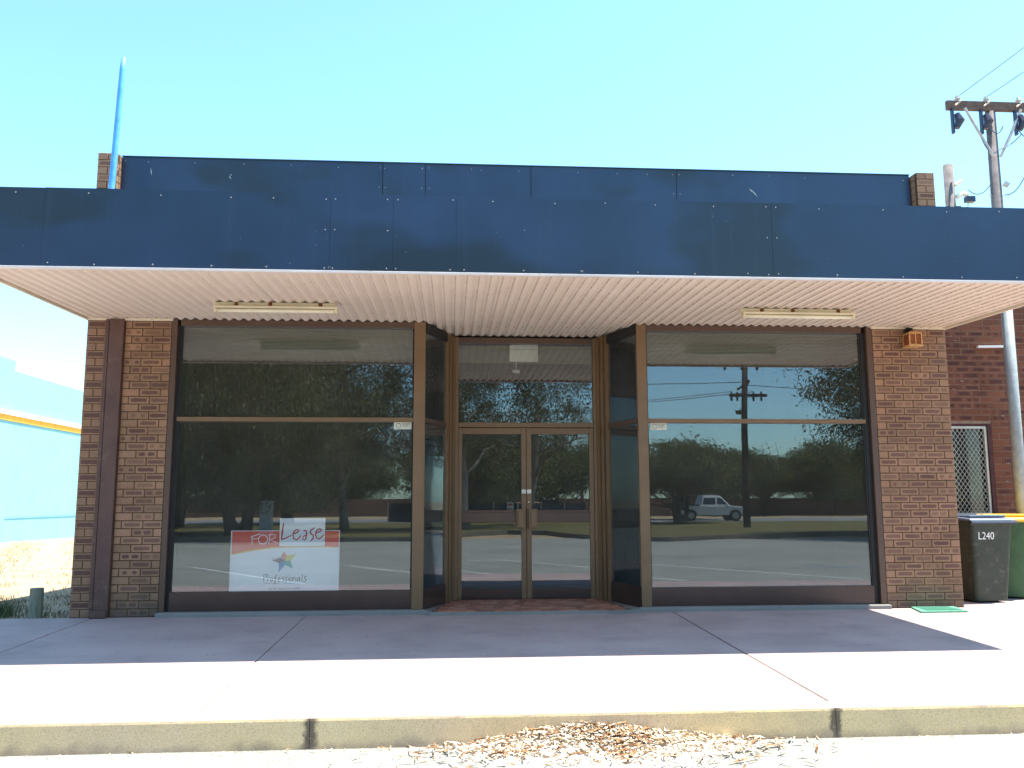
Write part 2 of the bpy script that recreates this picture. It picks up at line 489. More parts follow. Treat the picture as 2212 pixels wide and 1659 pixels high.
# narrow strip left of the column and the parapet ends
strip = []
w = CX0-XA
lay(None, XA, CX0, 0, NC, lambda c: (w,) if c%2 else (w*.52,w*.48), 0, CH, stuff=strip)
def join_bricks(items, name, parent):
    out = {}
    big = MB(); mats = []; midx = []
    for me, loc, rot in items:
        mt = me.materials[0]
        if mt not in mats: mats.append(mt)
        mx = Matrix.Translation(loc) @ Matrix.Rotation(rot[2],4,'Z')
        b = len(big.v)
        big.v += [tuple(mx @ v.co) for v in me.vertices]
        for p in me.polygons:
            big.f.append(tuple(i+b for i in p.vertices)); midx.append(mats.index(mt))
    me = big.mesh(name)
    for mt in mats: me.materials.append(mt)
    me.polygons.foreach_set('material_index', midx)
    o = link(name, me, parent); o['kind'] = 'stuff'
    return o
# own plain material for joined bricks: patches need per-brick coordinates, so use a local-coordinate brick pattern by noise
t = NT('strip bricks', .8, .2)
gx,gy,gz = t.sep(t.world())
fz = t.math('ABSOLUTE', t.math('SUBTRACT', t.math('FRACT', t.math('DIVIDE', gz, CH)), .5))
fx = t.math('ABSOLUTE', t.math('SUBTRACT', gx, XA+.11))
odd = t.math('GREATER_THAN', t.math('FRACT', t.math('DIVIDE', gz, CH*2)), .5)
ms = t.math('MULTIPLY', t.ramp(t.math('ADD', fz, t.math('MULTIPLY', t.noise(40,2,.5), .08)), [(.30,1.0),(.36,0.0)]), t.ramp(t.math('MULTIPLY', fx, 10.0), [(.80,1.0),(.95,0.0)]))
ms = t.math('MULTIPLY', ms, t.math('ADD', t.math('MULTIPLY', odd, .8), .15))
c = t.mix(ms, t.ramp(t.noise(7,2,.5), [(.35,tuple(q*.85 for q in BR)),(.65,BR)]), DK)
c = t.mix(1.0, c, t.ramp(t.noise(220,2,.5), [(.35,.72),(.6,1.08)]), 'MULTIPLY')
t.color(c); t.bump(t.noise(150,3,.7), .5, .003)
sb = join_bricks(strip, 'brick_strip', pl)
for i in range(len(sb.data.materials)): sb.data.materials[i] = t.m

# brown steel column
m = MB(); m.box(CX0+.052, CX1-.004, -.045, .02, .06, 3.25); m.box(CX0+.004, CX0+.042, -.03, .02, .02, 3.25); m.box(CX0+.042, CX0+.052, -.012, .02, .02, 3.25)
colm = m.build('steel_column', simple('brown column paint', (.105,.055,.045), .55, .35, var=.2, scale=4, dirt=(.16,.11,.07)), shop, bevel=.004)
m = MB(); m.box(CX0+.03, CX1-.0, -.10, .0, 0.004, .075); m.build('column_foot', colm.data.materials[0], colm, bevel=.008)

# white trim boards over the piers
for a,b in ((XA-.01,XB+.012),(XJ-.012,XK+.0)):
    m = MB(); m.box(a, b, -.022, .05, ZW+.002, ZW+.031); m.build('trim_board', M['cream'], shop, bevel=.003)

# structural shell: side/back walls, slab, dark room
m = MB()
m.box(XA+.003, XA+.25, .39, 12, -.3, 5.0); m.box(XK-.25, XK-.003, .39, 12, -.3, 5.0); m.box(XA+.25, XK-.25, 11.8, 12, -.3, 5.0)
wl = m.build('wall', simple('side brickwork', (.24,.14,.09), .9, .2, var=.3, scale=9, bump=.5), shop)
m = MB(); m.box(XA+.25, XK-.25, .38, 11.8, 4.6, 4.7); m.box(XA, XK, -.02, .38, 3.285, 3.35)
m.build('roof', simple('roof sheet', (.3,.3,.29), .7, .3), shop)
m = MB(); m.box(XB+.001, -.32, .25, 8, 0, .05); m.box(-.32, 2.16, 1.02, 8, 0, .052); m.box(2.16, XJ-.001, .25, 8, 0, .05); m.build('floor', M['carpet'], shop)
m = MB()
m.box(XA+.31, XA+.35, .41, 8, .05, 3.2); m.box(XK-.35, XK-.31, .41, 8, .05, 3.2)
m.box(XA+.36, XK-.36, 2.5, 2.6, .05, 3.2)
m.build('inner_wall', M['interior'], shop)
m = MB()
y = .12
while y < 2.45:
    for a,b in (((XB+.02 if y<.4 else XA+.36, XE-.02),(XH+.02, XJ-.02 if y<.4 else XK-.36)) if y < 1.06 else ((XA+.36, XK-.36),)):
        m.box(a, b, y, y+.055, 3.175, 3.185); m.box(a, b, y+.055, y+.10, 3.20, 3.205)
    y += .10
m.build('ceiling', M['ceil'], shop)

# concrete ledge under the windows
m = MB(); m.prism([(XB-.01,-.075),(XE+.06,-.075),(XE+.02,.0),(XE+.02,.26),(XB-.01,.26)], -.02, .046); m.build('ledge', M['ledge'], shop, bevel=.012)
m = MB(); m.prism([(XH-.06,-.075),(XJ+.015,-.075),(XJ+.015,.26),(XH-.02,.26),(XH-.02,0)], -.02, .046)
m.build('ledge', M['ledge'], shop, bevel=.012)

# shop windows
GY = .065
def window(x0, x1, jl, jr):
    """x0..x1 glass; jl, jr outer limits of the frame"""
    w = empty('window'); w.parent = shop
    for a,b,out in ((jl+.001,x0,-1 if jl == XB else 0),(x1,jr-.001,1 if jr == XJ else 0)):
        fa,fb = (a, a+.060) if out == -1 else ((b-.070, b) if out == 1 else (a, b))
        m = MB(); m.box(fa, fb, .0, .11, .046, ZW+.03); m.build('jamb', M['bronze'] if not out else M['bronze_dark'], w, bevel=.004)
        if out:
            ra,rb = (fb+.0005, b) if out == -1 else (a, fa-.0005)
            m = MB(); m.box(ra, rb, .045, .10, .046, 3.19); m.build('rebate', M['black'], w)
    m = MB(); m.box(x0+.001, x1-.001, .003, .10, 3.19, ZW+.028); m.build('head', M['bronze_dark'], w, bevel=.003)
    m = MB(); m.box(x0+.001, x1-.001, .012, .095, 2.113, 2.160); m.build('transom', M['bronze'], w, bevel=.003)
    m = MB(); m.box(x0+.001, x1-.001, .035, .10, .046, .252); m.build('kick_panel', M['kick'], w, bevel=.003)
    for z0,z1 in ((.2525,2.1125),(2.1605,3.1895)):
        m = MB(); m.box(x0+.001, x1-.001, GY, GY+.006, z0, z1); m.build('pane', M['glass'], w)
        for a,b in ((x0+.001,x0+.018),(x1-.018,x1-.001)):
            m = MB(); m.box(a, b, GY-.012, GY-.001, z0+.001, z1-.001); m.build('gasket', M['black'], w)
    return w
window(XC, XD, XB, XE)
window(XH2, XI, XH, XJ)

# splayed side windows of the entrance recess
YD = .945
def splay(xa, xb):
    s = 1 if xb > xa else -1
    d = Vector((xb-xa, YD, 0)); Ln = d.length
    ang = math.atan2(YD, xb-xa)
    o = empty('side_window', (xa, 0, 0), ang); o.parent = shop
    h = .03
    yy = (-h, h)
    for a,b,w_ in ((Ln-.30,Ln-.235,.025),(Ln-.20,Ln-.135,.03),(Ln-.10,Ln-.03,.035)):
        m = MB(); m.box(a, b, -w_, w_, .04, ZW+.028); m.build('mullion', M['bronze'], o, bevel=.003)
    m = MB(); m.box(.02, Ln-.301, -.025, .025, 3.15, ZW+.027); m.build('rail', M['black'], o)
    m = MB(); m.box(.02, Ln-.301, -.02, .02, 2.11, 2.16); m.build('rail', M['bronze_dark'], o)
    m = MB(); m.box(.02, Ln-.301, -.02, .02, .04, .27); m.build('kick_panel', M['kick'], o)
    for z0,z1 in ((.271,2.109),(2.161,3.149)):
        m = MB(); m.box(.02, Ln-.301, -.003, .003, z0, z1); m.build('pane', M['glass'], o)
    for a in (Ln-.234, Ln-.134):
        m = MB(); m.box(a, a+.033, -.01, .01, .04, 3.2); m.build('backing', M['black'], o)
splay(XE-.02, .0254)
splay(XH+.02, 1.829)

# door frame with top light, and two door leaves
m = MB(); m.box(.016,.085,YD-.03,YD+.07,.03,ZW+.03); m.box(1.775,1.84,YD-.03,YD+.07,.03,ZW+.03); m.box(.086,1.774,YD-.02,YD+.07,2.13,2.19)
df = m.build('door_frame', M['bronze'], shop, bevel=.004)
m = MB(); m.box(.086,1.774,YD-.015,YD+.06,3.19,ZW+.028); m.build('head', M['bronze_dark'], df, bevel=.003)
m = MB(); m.box(.086,1.774,YD+.02,YD+.026,2.191,3.189); m.build('pane', M['glass'], df)
def leaf(x0, x1, hinge_left):
    sl, sr = (.045,.058) if hinge_left else (.060,.056)
    m = MB(); y0,y1 = YD-.005, YD+.04
    m.box(x0, x0+sl, y0, y1, .045, 2.124); m.box(x1-sr, x1, y0, y1, .045, 2.124); m.box(x0+sl+.001, x1-sr-.001, y0+.001, y1, 2.048, 2.123)
    d = m.build('door', M['bronze'], shop, bevel=.003)
    m = MB(); m.box(x0+sl+.001, x1-sr-.001, y0+.004, y1, .045, .165); m.build('bottom_rail', M['kick'], d)
    m = MB(); m.box(x0+sl+.001, x1-sr-.001, y0-.006, y1, .965, 1.085); m.box(x0+sl+.001, x1-sr-.001, y0-.001, y1, 1.0855, 1.112); m.build('mid_rail', M['bronze_dark'], d, bevel=.003)
    for z0,z1 in ((.1655,.9645),(1.1125,2.0475)):
        m = MB(); m.box(x0+sl+.001, x1-sr-.001, YD+.02, YD+.026, z0, z1); m.build('pane', M['glass'], d)
    a,b = (x1-.125,x1-.018) if hinge_left else (x0+.022,x0+.128)
    m = MB(); m.box(a, b, y0-.055, y0-.002, .885, 1.125); m.box(a+.02,b-.02,y0-.075,y0-.055,.90,1.11); m.build('push_handle', M['bronze'], d, bevel=.006)
    xc = x1-.030 if hinge_left else x0+.030
    m = MB(); m.box(xc-.026, xc+.026, y0-.003, y0-.0005, 1.315, 1.362); m.build('label_plate', M['offwhite'], d)
    if not hinge_left:
        m = MB(); m.box(xc-.02, xc+.008, y0-.004, y0-.0005, 1.17, 1.235); m.build('lock', M['ochre'], d)
        m = MB(); m.tube([(xc-.006,y0-.004,1.21),(xc-.006,y0-.012,1.21)], .009, 10); m.build('lock_barrel', M['white'], d)
leaf(.088, .925, True)
leaf(.931, 1.772, False)

# tiled threshold
M['tile'] = None
t = NT('quarry tile', .55, .4)
r_ = t.rnd()
t.color(t.mix(1.0, t.ramp(r_, [(0,(.22,.085,.06)),(.35,(.33,.135,.085)),(.7,(.40,.175,.11)),(1,(.46,.25,.16))]), t.ramp(t.noise(60,3,.6), [(.3,.75),(.7,1.15)]), 'MULTIPLY'))
M['tile'] = t.m
m = MB(); m.prism([(XE-.03,-.076),(XE+.06,-.11),(XE+.07,-.14),(XE+.10,-.15),(XH-.10,-.15),(XH-.07,-.14),(XH-.06,-.11),(XH+.03,-.076),(XH+.03,.2),(1.93,1.0),(-.08,1.0),(XE-.03,.2)], -.02, .034); m.build('entry_base', M['ledge'], shop, bevel=.006)
m = MB(); m.prism([(-.205,-.125),(1.99,-.125),(1.99,-.05),(1.84,1.0),(.0,1.0),(-.205,-.05)], .02, .0365)
th = m.build('threshold', simple('tile grout', (.12,.095,.075), .95,.1), shop)
tm = MB(); tm.box(-.049,.049,-.049,.049,-.006,.004); tme = tm.mesh('tile', M['tile'])
iy = 0
yy = -.10
while yy < .93:
    fr = max(0,min(1,(yy+.15)/1.09)); xl = -.225+fr*.235; xr = 1.99-fr*.16
    if yy < -.06: xl += .03; xr -= .03
    n = int((xr-xl)/.102); x = xl+(xr-xl-n*.102)/2+.051
    for i in range(n):
        link('tile', tme, th, loc=(x+i*.102, yy, .037+random.uniform(-.001,.001)), rot=(0,0,random.uniform(-.02,.02)))
    yy += .102; iy += 1

# parapet
m = MB(); m.box(XA+.24, XK-.24, .14, .36, 4.0, ZP-.02)
pp = m.build('parapet', M['mortar'], shop)
seams = [-3.835,-.83,-.328,.93,2.70,5.63]
for i,(a,b) in enumerate(zip(seams[:-1], seams[1:])):
    m = MB(); m.box(a+.003, b-.003, .122-(i%2)*.003, .139, 3.9, ZP+.006-(.004*(i%2)))
    m.build('cladding_panel', M['navy'], pp)
m = MB(); m.box(seams[0], seams[-1], .10, .30, ZP+.0065, ZP+.010); m.build('capping', paint('navy capping', (.03,.07,.10), .4), pp)
sc_me = None
sm = MB()
for k in range(8): pass
sm.tube([(0,0,0),(0,-.004,0)], [.0065,.004], 8); sc_me = sm.mesh('screw', simple('bare screw head', (.40,.39,.38), .35, .5, metal=.3, var=.2, scale=80))
for x in [-3.80,-3.53,-3.01,-2.45,-1.9,-1.36,-.87,-.80,-.375,-.355,-.29,.22,.34,.79,1.5,1.98,2.35,2.66,2.74,3.4,3.85,4.3,5.55]:
    link('screw', sc_me, pp, loc=(x+random.uniform(-.01,.01), .118, ZP-.055+random.uniform(-.012,.008)))
for x in (-.87,-.80,-.37,-.28,2.66,2.74): link('screw', sc_me, pp, loc=(x, .118, ZP-.30))
# paint chips on the parapet
m = MB()
for (x,z,l,a) in ((-2.60,4.98,.055,-1.0),(-2.59,5.01,.03,.4),(3.66,4.93,.14,-.9),(3.62,4.96,.07,-.9),(-3.5,5.03,.10,-1.4)):
    dx,dz = cos(a)*l/2, sin(a)*l/2; nx_,nz_ = -sin(a)*.006, cos(a)*.006
    m.add([(x-dx,.1175,z-dz),(x+nx_,.1175,z+nz_),(x+dx,.1175,z+dz),(x-nx_,.1175,z-nz_)], [(0,3,2,1)])
m.build('scratch', simple('bare metal scratch', (.4,.42,.42), .6,.4,var=.2), pp)
# parapet brick ends
for (x0,x1,nm) in ((XA,XA+.228,0),(XK-.228,XK,1)):
    m = MB(); m.box(x0+.004, x1-.004, .006, .35, 3.35, ZP-.012)
    e = m.build('parapet_pier', M['mortar'], shop)
    n0 = 14
    lay(e, x0, x1+.001, ZP-n0*CH, n0, lambda c: (.229,) if c%2==0 else (.1145,.1145), 0, CH, kinds=('brick_one','brick_two','brick_one','brick_head'))
    m = MB()
    for c in range(n0):
        m.box(x1-.012, x1+.0, .052, .34, ZP-n0*CH+c*CH+.005, ZP-n0*CH+c*CH+CH-.005) if nm==0 else m.box(x0, x0+.012, .052,.34, ZP-n0*CH+c*CH+.005, ZP-n0*CH+c*CH+CH-.005)
    o = m.build('return_bricks', M['brick_head'], e); o['kind'] = 'stuff'

# ------------------------------------------------------------------ awning
aw = empty('awning', (0,0,0)); aw.parent = shop
# soffit: corrugated sheets running from wall to fascia
PITCH = .1065; AMP = .0145
def zc(y): return 3.262+.0265*y
def soff_sheet(x0, nw, parent, y0, y1, dz):
    m = MB(); ns = nw*10; rows = 6
    for r in range(rows+1):
        y = y0+(y1-y0)*r/rows
        for i in range(ns+1):
            ph = 2*pi*i/10
            # flat pans with narrow raised ribs
            w = cos(ph); prof = AMP*(w if w > 0 else w*.7)
            m.v.append((x0+i*PITCH/10, y, zc(y)+prof+dz))
    for r in range(rows):
        for i in range(ns):
            a = r*(ns+1)+i; m.f.append((a, a+ns+1, a+ns+2, a+1))
    return m.build('soffit_sheet', M['soffit'], parent, smooth=True)
x = XA+.01; k = 0
while x < XK-.02:
    nw = min(7, int(round((XK-.01-x)/PITCH)))
    if nw < 1: break
    soff_sheet(x, nw, aw, -P+.03, -.004 if not (-.5 < x < 2.3) else -.004, .0015*(k%2)); x += nw*PITCH; k += 1
# soffit over the recess
x = XE-.02; k = 0
while x < XH:
    nw = min(7, int(round((XH+.02-x)/PITCH)))
    if nw < 1: break
    # keep ribs in phase
    ph = round((x-(XA+.01))/PITCH)*PITCH+(XA+.01)
    s_ = soff_sheet(ph, nw, aw, -.003, YD-.01, .0008); x = ph+nw*PITCH; k += 1
# joists/top sheet
m = MB(); m.box(XA+.02, XK-.02, -P+.05, -.001, 3.40, 3.44); m.box(XE, XH, .0, YD+.08, 3.30, 3.34)
m.build('roof_sheet', simple('awning roof sheet', (.35,.35,.33), .6, .4), aw)
# fascia
fs = [XA-.004,-3.46,-1.059,-.518,.03,2.857,5.27,XK+.004]
m = MB(); m.box(XA, XK, -P+.006, -P+.045, ZFB+.012, ZFT-.006); m.build('fascia_board', simple('timber backing', (.10,.07,.05), .9,.1), aw)
for i,(a,b) in enumerate(zip(fs[:-1], fs[1:])):
    m = MB(); y0 = -P-(i%2)*.0012; m.box(a+.0007, b-.0007, y0, y0+.005, ZFB, ZFT+.003*(i%2))
    m.build('fascia_panel', M['navy'], aw)
m = MB(); m.box(XA-.006, XK+.006, -P-.012, -P+.03, ZFB-.022, ZFB-.002); m.build('fascia_flashing', M['pinkwhite'], aw, bevel=.003)
m = MB(); m.box(XA-.006, XK+.006, -P+.006, -P+.05, ZFT-.005, ZFT+.003); m.build('fascia_capping', paint('navy capping light', (.045,.09,.12), .35), aw)
for s_,xx in ((-1,XA),(1,XK)):
    m = MB()
    a,b = (xx-.012,xx+.012)
    vs = []
    for y in (-P+.031, .02):
        zz = zc(y)
        vs += [(a,y,zz-.022),(b,y,zz-.022),(b,y,zz+.62 if y<-1 else zz+.12),(a,y,zz+.62 if y<-1 else zz+.12)]
    m.add(vs, [(0,1,2,3),(7,6,5,4),(0,4,5,1),(1,5,6,2),(2,6,7,3),(3,7,4,0)])
    m.build('side_flashing', M['cream'], aw)
for x in (-3.95,-3.4,-3.02,-2.538,-2.05,-1.59,-1.10,-1.03,-.57,-.49,-.02,.10,.62,1.13,1.63,2.14,2.62,2.81,2.9,3.44,4.05,4.6,5.12):
    link('screw', sc_me, aw, loc=(x, -P-.006, ZFB+.022+random.uniform(-.006,.008)))
for x in (-3.7,-3.1,-2.5,-1.91,-1.55,-1.10,-1.02,-.57,-.48,.0,.35,.9,1.35,1.8,2.33,2.81,2.9,3.3,3.9,4.5,5.0):
    link('screw', sc_me, aw, loc=(x, -P-.006, ZFT-.045+random.uniform(-.01,.01)))
for x in (-1.10,-1.02,-.565,2.81,2.9): link('screw', sc_me, aw, loc=(x, -P-.006, ZFB+.36))
# worn rings of bare paint round the bottom fixings
m = MB()
for x in (-2.538,-2.05,-1.59,-1.06,1.13,3.44,-.02):
    for k in range(5):
        a = random.uniform(0,2*pi); r0 = .012; r1 = random.uniform(.016,.026)
        c0 = (x, -P-.0045, ZFB+.020)
        m.add([(x+cos(a)*r0,-P-.0048,ZFB+.022+sin(a)*r0*.7),(x+cos(a+.35)*r0,-P-.0048,ZFB+.022+sin(a+.35)*r0*.7),(x+cos(a+.2)*r1,-P-.0048,ZFB+.022+abs(sin(a+.2))*r1*.7)], [(0,1,2)])
m.build('flaked_paint', simple('flaked paint', (.5,.42,.38), .8,.2,var=.3,scale=40), aw)
M['text_dummy'] = None

# ------------------------------------------------------------------ fittings under the awning
def batten(x0, x1, y, label):
    cx = (x0+x1)/2; o = empty('fluorescent_light', (cx, y, 0)); h = (x1-x0)/2; zt = zc(y)-.008
    m = MB(); m.box(-h+.01, h-.02, .0, .075, zt-.042, zt); m.build('channel', M['lamp_body'], o, bevel=.004)
    m = MB(); m.box(-h+.02, h, -.045, .05, zt-.064, zt-.043); m.build('tray', M['lamp_body'], o, bevel=.004)
    m = MB(); m.tube([(-h+.05,-.005,zt-.086),(h-.03,-.005,zt-.086)], .020, 12); m.build('tube', M['diffuser'], o, smooth=True)
    m = MB(); m.box(-h+.022, -h+.05, -.03, .02, zt-.108, zt-.065); m.build('end_cap', M['lamp_body'], o, bevel=.004)
    m = MB(); m.box(h-.03, h-.002, -.03, .02, zt-.108, zt-.065); m.build('end_cap', M['lamp_body'], o, bevel=.004)
    for d in (-.62,-.08,.72):
        m = MB(); m.tube([(d*h,-.012,zt+.01),(d*h,-.014,zt-.045)], .007, 6); m.box(d*h-.02,d*h+.02,-.003,0,zt-.04,zt); m.build('clip', M['rust'], o)
    tag(o, label, 'light', 'fluorescent lights under the awning')
batten(-2.42, -1.165, -1.04, 'yellowed fluorescent batten under the awning above the left shop window with the lease sign')
batten(3.02, 4.255, -1.06, 'yellowed fluorescent batten under the awning above the right shop window')

lt = empty('wall_lantern', (5.41, -.0, 3.045)); lt.scale = (.82,.82,.82); tag(lt, 'brass box lantern with amber panes on the right brick pier', 'lantern')
brass = simple('weathered brass', (.62,.36,.15), .45, .5, metal=.35, var=.35, scale=40, dirt=(.25,.13,.06))
m = MB(); m.tube([(0,.0,.205),(0,-.03,.205)], .055, 14); m.tube([(-.0,-.02,.205),(-.0,-.12,.215),(0,-.125,.17)], [.02,.018,.022], 8); m.build('bracket', M['black'], lt)
m = MB(); w_,d_ = .088,.085; cy = -.125
for sx in (-1,1):
    for sy in (-1,1): m.box(sx*w_-.009, sx*w_+.009, cy+sy*d_-.009, cy+sy*d_+.009, -.02, .13)
m.box(-w_-.009,w_+.009,cy-d_-.010,cy+d_+.010,-.035,-.0205)
m.box(-w_-.009,w_+.009,cy-d_-.010,cy-d_+.008,.1305,.148); m.box(-w_-.009,w_+.009,cy+d_-.008,cy+d_+.010,.1305,.148); m.box(-w_-.009,-w_+.009,cy-d_+.0085,cy+d_-.0085,.1305,.148); m.box(w_-.009,w_+.009,cy-d_+.0085,cy+d_-.0085,.1305,.148)
m.box(-.006,.006,cy-d_-.009,cy-d_+.006,-.02,.13)
m.build('frame', brass, lt, bevel=.002)
m = MB(); m.box(-.11,.11,cy-.105,cy+.105,-.052,-.036); m.build('base_plate', brass, lt, bevel=.003)
m = MB(); m.add([(-w_,cy-d_,.149),(w_,cy-d_,.149),(w_,cy+d_,.149),(-w_,cy+d_,.149),(-.035,cy-.035,.18),(.035,cy-.035,.18),(.035,cy+.035,.18),(-.035,cy+.035,.18)], [(3,2,1,0),(4,5,6,7),(0,1,5,4),(1,2,6,5),(2,3,7,6),(3,0,4,7)]); m.build('cap', brass, lt)
amber = simple('amber glass', (.22,.06,.02), .15, .6, var=.4, scale=30)
for (a,b,c,d) in ((-w_+.01,-.007,cy-d_-.001,cy-d_+.001),(.007,w_-.01,cy-d_-.001,cy-d_+.001)):
    m = MB(); m.box(a,b,c,d,-.019,.129); m.build('pane', amber, lt)
for sx in (-1,1):
    m = MB(); m.box(sx*w_-.001,sx*w_+.001,cy-d_+.01,cy+d_-.01,-.019,.129); m.build('pane', amber, lt)

# ------------------------------------------------------------------ signs: stroke lettering
def ribbon(mb, pts, w, f):
    """thick polyline drawn in (u,v), mapped by f to 3D"""
    P2 = [Vector(p) for p in pts]; L, Rr = [], []
    for i,p in enumerate(P2):
        d = P2[min(i+1,len(P2)-1)]-P2[max(i-1,0)]; d.normalize(); n = Vector((-d.y,d.x))
        ww = w*(.75 if i in (0,len(P2)-1) else 1)
        L.append(p+n*ww/2); Rr.append(p-n*ww/2)
    b = len(mb.v)
    for a,c in zip(L,Rr): mb.v += [f(a), f(c)]
    for i in range(len(P2)-1): mb.f.append((b+2*i, b+2*i+1, b+2*i+3, b+2*i+2))
def arc(cx, cy, rx, ry, a0, a1, n=14):
    return [(cx+rx*cos(R(a0+(a1-a0)*i/n)), cy+ry*sin(R(a0+(a1-a0)*i/n))) for i in range(n+1)]

sg = empty('lease_sign', (-2.424, .112, .238)); tag(sg, 'white real estate board with red band and star standing inside the left window', 'sign')
K = 1.19/1940
def S(yo):
    return lambda p: ((p[0]-120)*K, yo, (1440-p[1])*K)
SB = simple('white sign board', (.86,.87,.88), .45, .4, var=.03)
m = MB(); m.box(0, 1.19, 0, .006, 0, 1090*K); m.build('board', SB, sg)
red = simple('sign red', (.78,.10,.06), .5, .4, var=.06)
m = MB(); f = S(-.0012)
arcpts = [(140,772),(350,725),(600,685),(850,655),(1100,640),(1400,632),(1700,636),(2045,652)]
for a,b in zip(arcpts[:-1], arcpts[1:]): m.add([f((a[0],362)),f((a[0],a[1])),f((b[0],b[1])),f((b[0],362))], [(0,1,2,3)])
m.build('red_band', red, sg)
m = MB(); ribbon(m, [(a,b+8) for a,b in arcpts], 20, S(-.0018)); m.build('yellow_line', simple('sign yellow', (.85,.55,.10), .5,.4,var=.05), sg)
m = MB(); f = S(-.0024)
ribbon(m, [(465,470),(540,440),(640,408)], 18, f); ribbon(m, [(492,440),(498,520),(500,592)], 17, f); ribbon(m, [(480,505),(540,500),(602,488)], 15, f)
ribbon(m, arc(690,510,82,80,0,360,20), 16, f)
ribbon(m, [(806,436),(806,520),(800,592)], 17, f); ribbon(m, [(780,436),(850,420),(915,430),(905,480),(820,515),(880,548),(962,575)], 15, f)
m.build('lettering_for', SB, sg)
cols = {'top':(.80,.22,.16),'ru':(.72,.62,.10),'rl':(.03,.42,.38),'ll':(.02,.25,.52),'l':(.12,.08,.14)}
star = {'top':[(1070,725),(1015,820),(1092,885),(1115,795)],'ru':[(1295,782),(1115,795),(1092,885),(1190,892)],'rl':[(1238,1028),(1190,892),(1092,885),(1095,962)],'ll':[(985,1095),(1095,962),(1092,885),(985,930)],'l':[(862,886),(985,930),(1092,885),(1015,830)]}
for k_,pts in star.items():
    m = MB(); m.add([S(-.002)(p) for p in pts], [(0,1,2,3)]); m.build('star_point', simple('star '+k_, cols[k_], .5,.4,var=.1), sg)
m = MB(); f = S(-.0026)
for yv in (850,872,892): ribbon(m, [(880+random.uniform(-20,20),yv),(1000,yv-14)], 7, f)
m.build('star_streak', simple('star streak', (.55,.25,.40), .5,.4,var=.3), sg)
# hand-drawn word Professionals
PF = S(-.0024); ink = simple('sign grey ink', (.05,.06,.09), .5, .3, var=.05)
m = MB(); lw = 14
def st(pts): ribbon(m, pts, lw, PF)
st([(728,1140),(722,1250)]); st([(712,1140),(780,1128),(800,1150),(770,1180),(728,1195)])                 # P
st([(800,1185),(797,1252)]); st([(799,1210),(820,1190),(840,1188)])                                         # r
st(arc(868,1220,22,30,0,360,12))                                                                            # o
st([(965,1140),(935,1150),(930,1200),(928,1270),(915,1305)]); st([(905,1195),(965,1185)])                   # f
st([(985,1222),(1020,1210),(1010,1185),(985,1195),(978,1225),(992,1252),(1025,1250)])                       # e
for sx in (1045,1100): st([(sx+45,1180),(sx+15,1182),(sx+8,1205),(sx+36,1225),(sx+30,1250),(sx-5,1258)])    # s s
st([(1168,1185),(1165,1252)]); st([(1172,1145),(1176,1158)])                                                # i
st(arc(1210,1218,24,30,0,360,12))                                                                           # o
st([(1250,1188),(1250,1252)]); st([(1250,1208),(1275,1188),(1295,1200),(1296,1252)])                        # n
st([(1360,1192),(1330,1190),(1318,1222),(1330,1250),(1362,1225),(1364,1190),(1368,1252)])                   # a
st([(1408,1128),(1404,1252)])                                                                               # l
st([(1485,1165),(1450,1172),(1445,1200),(1478,1222),(1470,1250),(1425,1258)])                               # s
m.build('lettering_name', ink, sg)
m = MB(); ribbon(m, [(725,1290),(1010,1292)], 7, PF); m.build('underline', simple('pink line', (.55,.15,.25), .5,.3), sg)
m = MB(); ribbon(m, [(1080,1290),(1490,1282)], 7, PF); m.build('underline', simple('blue line', (.05,.30,.55), .5,.3), sg)
def text(body, size, loc, parent, mat, name='lettering', sx=1, align='CENTER', rot=(pi/2,0,0), ext=0):
    c = bpy.data.curves.new(name, 'FONT'); c.body = body; c.size = size; c.align_x = align; c.align_y = 'CENTER'; c.extrude = ext
    tmp = bpy.data.objects.new('tmp', c); me = bpy.data.meshes.new_from_object(tmp); bpy.data.objects.remove(tmp); bpy.data.curves.remove(c)
    me.materials.clear(); me.materials.append(mat); o = bpy.data.objects.new(name, me); COL.objects.link(o); o.parent = parent; o.location = loc; o.rotation_euler = rot; o.scale = (sx,1,1)
    return o
text('jurien bayview realty', 60*K, S(-.003)((1100,1375)), sg, simple('pale grey ink', (.30,.30,.34), .5,.3,var=.03), 'lettering_office', 1.12)

sp = empty('lease_plate', (-1.893, .098, .733)); tag(sp, 'small white plate reading Lease in red script, fixed over the top edge of the board', 'sign')
PW = 1.0
def T(yo): return lambda p: ((p[0]-1030)*K, yo, (620-p[1])*K)
m = MB(); m.box(0, 810*K, 0, .005, 0, 500*K); m.build('plate', SB, sp)
m = MB(); f = T(-.001)
m.add([f((1060,180)),f((1060,250)),f((1390,250)),f((1390,180))],[(0,1,2,3)]); m.add([f((1540,180)),f((1540,250)),f((1810,250)),f((1810,180))],[(0,1,2,3)]); m.build('tape', simple('glossy tape', (.88,.88,.86), .3,.5,var=.02), sp)
m = MB(); f = T(-.002); rw = 30
ribbon(m, [(1095,205),(1078,350),(1068,500)], rw, f); ribbon(m, [(1060,505),(1150,470),(1240,425)], rw*.8, f)
def e_(dx,dy): ribbon(m, [(1290+dx,400+dy),(1350+dx,370+dy),(1378+dx,338+dy),(1340+dx,322+dy),(1290+dx,352+dy),(1268+dx,420+dy),(1285+dx,485+dy),(1335+dx,508+dy),(1380+dx,470+dy),(1415+dx,432+dy)], rw*.8, f)
e_(0,0); e_(402,-14)
ribbon(m, [(1450,345),(1490,340),(1512,370),(1505,440),(1500,505)], rw*.85, f); ribbon(m, [(1505,420),(1455,450),(1440,495),(1475,515),(1505,470)], rw*.7, f)
ribbon(m, [(1655,292),(1600,325),(1570,375),(1590,400),(1630,425),(1632,480),(1585,532)], rw*.85, f)
m.build('lettering', simple('plate red', (.50,.02,.05), .5,.4,var=.05), sp)

